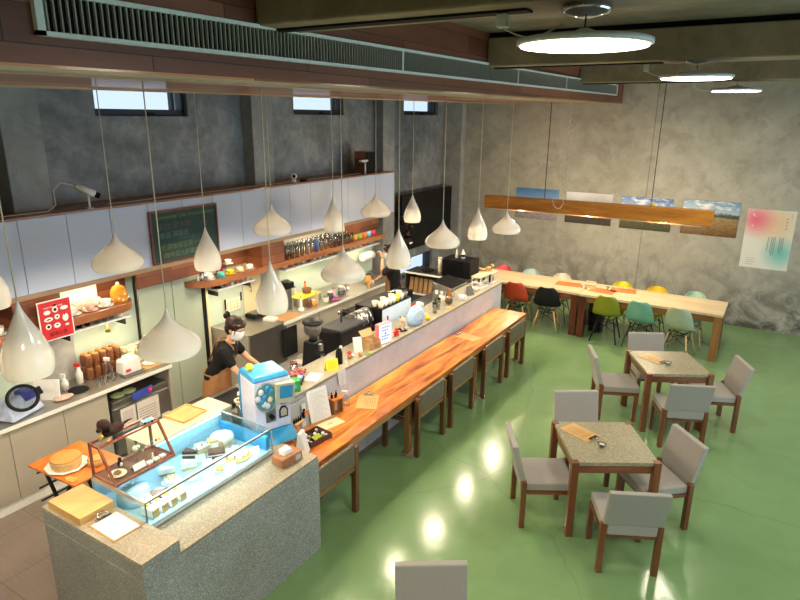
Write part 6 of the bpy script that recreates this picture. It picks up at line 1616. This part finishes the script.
# ------------------------------------------------------------------ work counter machines
t = thing('coffee_grinder', 'tall black espresso grinder with a smoked bean hopper behind the yellow sign', 'grinder', (-4.08, 4.86, ZW))
build('body', B().hexa([(-.11, -.09, 0), (.11, -.09, 0), (.11, .09, 0), (-.11, .09, 0), (-.08, -.075, .36), (.07, -.075, .36), (.07, .075, .36), (-.08, .075, .36)]), 'black', t, bevel=.015, seg=3); build('neck', B().cyl((0, 0, .361), .045, .04, 20), 'black', t)
build('hopper', B().lathe([(.045, .402), (.095, .46), (.10, .56), (.096, .56), (.09, .465), (.042, .41)], n=28, capb=False, capt=False), S('smoked hopper', (.05, .045, .04), .1, coat=.5), t); build('lid', B().lathe([(.112, .561), (.115, .575), (.08, .595), (.02, .60)], n=28), 'black', t)
build('beans', B().cyl((0, 0, .415), .05, .03, 20), 'choc', t); build('fork', B().box(.09, .17, -.03, .03, .20, .22), 'chrome', t); build('chute', B().box(.075, .12, -.025, .025, .26, .34), 'steel_dark', t, bevel=.006)
t = thing('milk_jug', 'steel milk jug with dark lid left of the tall grinder', 'jug', (-4.20, 4.66, ZW)); build('body', B().lathe([(.045, 0), (.05, .08), (.04, .13)], n=22), 'chrome', t); build('lid', B().cyl((0, 0, .1305), .042, .015, 20), 'choc', t)
t = thing('espresso_machine', 'large black espresso machine with a small pale cross mark on its back', 'espresso machine', (-4.10, 5.40, ZW))
build('body', B().hexa([(-.18, -.26, 0), (.19, -.26, 0), (.19, .24, 0), (-.18, .24, 0), (-.14, -.25, .37), (.17, -.25, .37), (.17, .22, .37), (-.14, .22, .37)]), 'black', t, bevel=.03, seg=4)
build('lid', B().hexa([(-.16, -.27, .3715), (.19, -.27, .3715), (.19, .24, .3715), (-.16, .24, .3715), (-.14, -.25, .405), (.17, -.25, .405), (.17, .22, .405), (-.14, .22, .405)]), 'black', t, bevel=.012, seg=3)
build('cross_mark', B().bar((.186, -.03, .17), (.182, .03, .23), .007, .003).bar((.186, .03, .17), (.182, -.03, .23), .007, .003), S('pale grey mark', (.40, .40, .36), .5), t)
build('tap', B().tube([(-.02, .02, .4055), (-.02, .02, .50), (.0, -.02, .56), (.02, -.08, .54)], .012, 10), 'chrome', t)
t = thing('steel_boiler', 'steel boiler and grouphead with curved tubes beyond the black espresso machine', 'machine', (-4.18, 5.87, ZW))
build('boiler', B().tube([(-.02, -.16, .30), (-.02, .18, .30)], .11, 28), 'steel', t); build('base', B().box(-.14, .12, -.17, .19, 0, .18), 'steel', t, bevel=.01); b = B()
for k in range(3): b.tube([(.10, -.12 + k * .1, .18), (.15, -.12 + k * .1, .30), (.08, -.12 + k * .1, .42), (-.05, -.12 + k * .1, .40)], .008, 8)
build('tubes', b, 'chrome', t); build('gauge', B().tube([(.09, 0, .36), (.11, 0, .36)], .03, 20), 'white', t); build('rail', B().tube([(.12, -.22, .18), (.12, -.22, .47), (-.1, -.22, .47)], .006, 8), 'black_metal', t)
one('bar_divider', B().box(-.02, .02, -.09, .09, 0, .26), 'black', 'black upright panel standing between the steel boiler and the white backed machine', 'divider', (-3.965, 5.93, ZW + .02 - .0195), 0, bevel=.01)
t = thing('white_machine', 'long espresso machine with pale blue back panel and cups on its top', 'espresso machine', (-4.14, 6.41, ZW))
build('body', B().box(-.26, .155, -.33, .36, .06, .40), 'black', t, bevel=.012); build('back_panel', B().hexa([(.157, -.33, .07), (.163, -.33, .07), (.163, .36, .07), (.157, .36, .07), (.157, -.33, .395), (.163, -.33, .395), (.163, .36, .395), (.157, .36, .395)]), S('pale blue steel', (.50, .62, .78), .3), t)
build('cup_tray', B().box(-.26, .16, -.34, .37, .401, .412), 'black', t, bevel=.003); b = B()
for x in (-.2, .1):
    for y in (-.28, .3): b.cyl((x, y, 0), .02, .0595, 12)
build('leg', b, 'black', t)
for r_ in range(2):
    for k in range(7):
        if r_ and k % 2: continue
        o = one('stacked_cup', B().lathe([(.032, 0), (.043, .075), (.040, .075), (.030, .006), (.001, .006)], n=18, capt=False), ['cream', 'china', 'cream', 'china', 'yellow', 'cream', 'steel_dark'][k] if r_ == 0 else 'cream', 'coffee cup upside on the tray of the white backed machine', 'cup', (-4.03 - r_ * .09, 6.12 + k * .095, ZW + .4125), 0, 'cups on the espresso machine tray')
        o['label'] = 'coffee cup standing on top of the long espresso machine'
t = thing('black_work_unit', 'long black topped work unit with a blue cloth behind the cups', 'cabinet', (-4.68, 7.05, .96)); build('unit', B().box(-.13, .13, -.75, .75, -.955, .12), 'black', t, bevel=.01); build('blue_cloth', B().box(-.06, .06, -.22, .0, .1205, .13), S('navy cloth', (.05, .07, .22), .9), t)
b = B()
for k in range(5): b.sph((random.uniform(-.06, .06), .3 + k * .05, .14), .022)
build('steel_bits', b, 'chrome', t)
# black trays and utensils near the capsule machine
t = thing('black_tray', 'flat black tray on the work counter behind the cake case', 'tray', (-4.28, 3.86, ZW)); build('tray', B().box(-.13, .12, -.16, .16, 0, .05), 'black', t, bevel=.008)
t = thing('spoon_jar', 'glass jar of pale wooden spoons behind the capsule machine', 'jar', (-4.0, 3.62, 1.1255)); build('jar', B().lathe([(.035, 0), (.04, .09), (.037, .09), (.033, .005)], n=20, capt=False), 'glassware', t); b = B()
for k in range(12):
    a = k * .55; b.tube([(.01 * math.cos(a), .01 * math.sin(a), .006), (.045 * math.cos(a), .045 * math.sin(a), .13)], .004, 6); b.sph((.047 * math.cos(a), .047 * math.sin(a), .135), .012)
build('spoons', b, 'cream', t)
t.location = (-4.02, 3.70, ZW)
for k in range(5): one('sugar_packet', B().box(-.02, .02, -.012, .012, 0, .012), 'paper', 'white packet scattered on the black tray behind the cake case', 'packet', (-4.27 + .03 * k, 3.93 - .03 * (k % 2), ZW + .0505), k * .7, 'white packets on the black tray')
for k in range(3): one('white_jug', B().lathe([(.02, 0), (.024, .03), (.016, .05)], n=12), 'white', 'tiny white jug on the work counter left of the tall grinder', 'jug', (-4.05 + .04 * k, 4.45 + .05 * k, ZW), 0, 'tiny white jugs on the work counter')
one('napkin', B().box(-.07, .07, -.06, .06, 0, .004), S('pale peach paper', (.72, .52, .42), .8), 'pale peach paper lying beside the grinder on the work counter', 'paper', (-4.38, 4.98, ZW), .4)

# far end of the kitchen
M['kraft_dark'] = S('dull kraft paper', (.34, .20, .085), .75, var=.15)
t = thing('cup_shelf_unit', 'low steel shelf unit of brown bags across the far end of the kitchen', 'shelf', (-4.75, 9.12, 0))
build('case', B().box(-.62, .45, -.2, .22, 0, .66).box(-.62, .45, -.2, .22, 1.00, 1.03).box(-.62, -.60, -.2, .22, .6605, .9995).box(.43, .45, -.2, .22, .6605, .9995).box(-.5995, .4295, .2, .22, .6605, .9995), 'steel_dark', t); build('shelf_lip', B().box(-.62, .45, -.215, -.2005, .64, .67).box(-.62, .45, -.215, -.2005, 1.00, 1.03), 'alu', t)
for k in range(9):
    c = 'rubber' if k in (5, 6) else 'kraft_dark'
    one('coffee_bag', B().hexa([(-.035, -.05, 0), (.035, -.05, 0), (.035, .05, 0), (-.035, .05, 0), (-.033, -.006, .26), (.033, -.006, .26), (.033, .006, .26), (-.033, .006, .26)]), c, ('black' if c == 'rubber' else 'brown') + ' paper bag standing in the far shelf unit', 'bag', (-5.27 + k * .095, 9.0, .6605), 0, ('black' if c == 'rubber' else 'brown') + ' bags in the far shelf')
t = thing('black_oven', 'black microwave oven standing on the far shelf unit', 'oven', (-4.40, 9.14, 1.0305)); build('body', B().box(-.27, .25, -.18, .18, .01, .31), 'black', t, bevel=.01); build('door', B().box(-.25, .12, -.192, -.1805, .03, .29), 'screen', t); build('feet', B().box(-.24, .22, -.15, .15, 0, .0095), 'rubber', t)
t = thing('white_bottle', 'small white bottle with dark label on top of the black oven', 'bottle', (-4.36, 9.12, 1.3405)); build('body', B().lathe([(.035, 0), (.035, .09), (.015, .12), (.015, .15)], n=18), 'white', t); build('label_band', B().lathe([(.0358, .03), (.0358, .07)], n=18, capb=False, capt=False), 'rubber', t)
one('paper_cone', B().lathe([(.03, 0), (.004, .15)], n=14), 'cream', 'cream paper cone beside the white bottle on the oven', 'paper', (-4.48, 9.12, 1.3405))
t = thing('white_canister', 'tall slim white canister left of the black oven', 'canister', (-4.78, 9.1, 1.0305)); build('body', B().cyl((0, 0, 0), .035, .26, 18), 'cream', t); build('lid', B().cyl((0, 0, .2605), .036, .02, 18), 'white', t)
one('black_bowl', B().lathe([(.06, 0), (.11, .02), (.112, .03), (.09, .035)], n=24), 'rubber', 'flat black bowl left of the white canister at the far end', 'bowl', (-5.02, 9.1, 1.0305))
t = thing('sloped_box', 'steel box with sloping black top and three square windows near the bar end', 'box', (-4.10, 8.22, ZW)); build('body', B().hexa([(-.2, -.26, 0), (.14, -.26, 0), (.14, .26, 0), (-.2, .26, 0), (-.2, -.26, .30), (.14, -.26, .23), (.14, .26, .23), (-.2, .26, .30)]), 'steel', t, bevel=.004)
build('black_top', B().hexa([(-.2, -.24, .301), (.12, -.24, .2355), (.12, .24, .2355), (-.2, .24, .301), (-.2, -.24, .311), (.12, -.24, .245), (.12, .24, .245), (-.2, .24, .311)]), 'black', t); b = B()
for k in range(3): b.box(-.15 + k * .09, -.10 + k * .09, -.263, -.2605, .12, .18)
build('windows', b, 'paper', t)

# ------------------------------------------------------------------ things at the near end of the bar top
ZB = .7505
t = thing('tea_sample_box', 'dark brown box of sample jars and a lime card on the near bar end', 'box', (-3.30, 3.90, ZB), D(-8))
b = B().box(-.10, .10, -.13, .13, 0, .005)
for a in ((-.10, -.094, -.13, .13, .005, .05), (.094, .10, -.13, .13, .005, .05), (-.0935, .0935, -.13, -.124, .005, .05), (-.0935, .0935, .124, .13, .005, .05), (-.0935, .0935, -.003, .003, .005, .04)): b.box(*a)
build('box', b, 'choc', t); b = B()
for i in range(4):
    for j in range(4):
        build('sample_jar', B().cyl((-.07 + i * .045, -.10 + j * .06 + (.01 if j > 1 else 0), .006), .015, .034, 12), [S('speckled jars', (.40, .38, .34), .4, var=.9, scale=60), M['paper'], M['rubber']][(i * 2 + j) % 3], t); build('lime_card', B().sheet([(.02, -.06, .052), (.085, -.07, .05), (.09, .02, .055), (.03, .03, .06)], .002), S('lime card', (.62, .70, .05), .6), t)
t = thing('open_menu', 'open white printed folder standing on the bar against the counter wall', 'menu', (-3.44, 4.20, ZB), D(-14))
build('back_page', B().hexa([(-.0, -.13, 0), (.003, -.13, 0), (.003, .11, 0), (0, .11, 0), (-.085, -.13, .33), (-.082, -.13, .33), (-.082, .11, .33), (-.085, .11, .33)]), 'paper', t)
b = B()
for k in range(13):
    z = .05 + k * .02; x = .0035 - .085 * z / .33; b.box(x, x + .0008, -.09, .08 - .03 * (k % 3), z, z + .003)
build('print', b, S('grey text', (.45, .43, .41), .8), t)
build('front_page', B().box(.01, .15, -.10, .16, .0, .004), S('cream card', (.72, .58, .36), .7), t); build('fold', B().box(.004, .0095, -.13, .15, 0, .03), 'kraft', t); build('slot', B().box(.07, .085, .0, .06, .0041, .005), 'kraft', t)
t = thing('tall_rack', 'grey board rack with clipped orange and white tags behind the dark sample box', 'rack', (-3.505, 3.94, ZB), 0)
build('board', B().hexa([(0, -.14, 0), (.006, -.14, 0), (.006, .13, 0), (0, .13, 0), (-.02, -.14, .30), (-.014, -.14, .30), (-.014, .13, .30), (-.02, .13, .30)]), S('pale grey board', (.42, .44, .42), .6), t)
build('shelf', B().box(.0065, .07, -.13, -.0, .13, .138), 'cork', t); b = B()
for k in range(4): b.lathe([(.010, .1385), (.010, .165), (.005, .172), (.005, .19)], c=(.035, -.115 + k * .03, 0), n=10)
build('small_bottles', b, 'rubber', t); build('orange_tag', B().box(.03, .034, .04, .10, .15, .20).sheet([(.05, -.11, .04), (.05, -.04, .04), (.035, -.04, .09), (.035, -.11, .09)], .003), S('orange tag', (.72, .26, .08), .6), t); build('white_tag', B().box(.012, .015, .02, .075, .19, .27).box(.03, .033, -.0, .05, .05, .11), 'paper', t); build('dark_clip', B().box(.0, .03, .03, .05, .13, .22), 'black', t)
t = thing('bottle_stand', 'small orange brown wooden stand holding three dark bottles by the counter wall', 'stand', (-3.47, 4.44, ZB), D(-10))
build('frame', B().box(-.05, .05, -.06, -.05, 0, .15).box(-.05, .05, .05, .06, 0, .15).box(-.05, .05, -.049, .049, 0, .008), 'frame_wood', t); build('top', B().box(-.06, .06, -.07, .07, .1505, .162), 'tray_orange', t); build('glass_front', B().box(.03, .034, -.049, .049, .009, .149), 'glassware', t); build('white_card', B().box(-.01, -.006, -.035, .035, .01, .12), 'paper', t)
for k in range(3): one('dropper_bottle', B().lathe([(.012, 0), (.013, .03), (.006, .036), (.006, .058)], n=12), 'rubber', 'tiny black dropper bottle on the small wooden stand', 'bottle', (-3.48 + .02 * (k % 2), 4.40 + k * .035, ZB + .1625), 0, 'dropper bottles on the stand')
spray('pump_bottle', 'clear pump bottle with white head on the bar beside the wooden stand', (-3.47, 4.62, ZB), 'glassware', .12, 'white')
t = thing('tissue_box', 'tan wooden tissue box with a white tissue on the terrazzo ledge', 'tissue box', (-3.085, 3.30, .9005), D(-6))
build('box', B().box(-.065, .065, -.11, .11, 0, .075), S('tan wood box', (.36, .15, .06), .5), t, bevel=.008, seg=3); build('tissue', B().hexa([(-.03, -.06, .0755), (.03, -.06, .0755), (.03, .05, .0755), (-.03, .05, .0755), (-.06, -.04, .10), (.01, -.05, .115), (.02, .03, .11), (-.05, .04, .12)]), 'paper', t, bevel=.006); build('label_card', B().box(.066, .069, .03, .085, .012, .06), S('silver card', (.50, .50, .48), .4), t)
t = thing('white_box', 'white card box between the capsule machine and the dark sample tray', 'box', (-3.235, 3.665, ZB), D(20)); build('box', B().hexa([(-.05, -.05, 0), (.05, -.05, 0), (.05, .05, 0), (-.05, .05, 0), (-.03, -.05, .20), (.0, -.05, .20), (.0, .05, .20), (-.03, .05, .20)]), 'paper', t, bevel=.003)
# ------------------------------------------------------------------ world and view
w = bpy.data.worlds.new('daylight'); w.use_nodes = True; scene.world = w
bg = w.node_tree.nodes['Background']; bg.inputs[0].default_value = (.46, .70, .92, 1); bg.inputs[1].default_value = 2.4
scene.view_settings.view_transform = 'Standard'; scene.view_settings.look = 'None'; scene.view_settings.gamma = 1.0
scene.view_settings.use_curve_mapping = False
scene.view_settings.exposure = .68
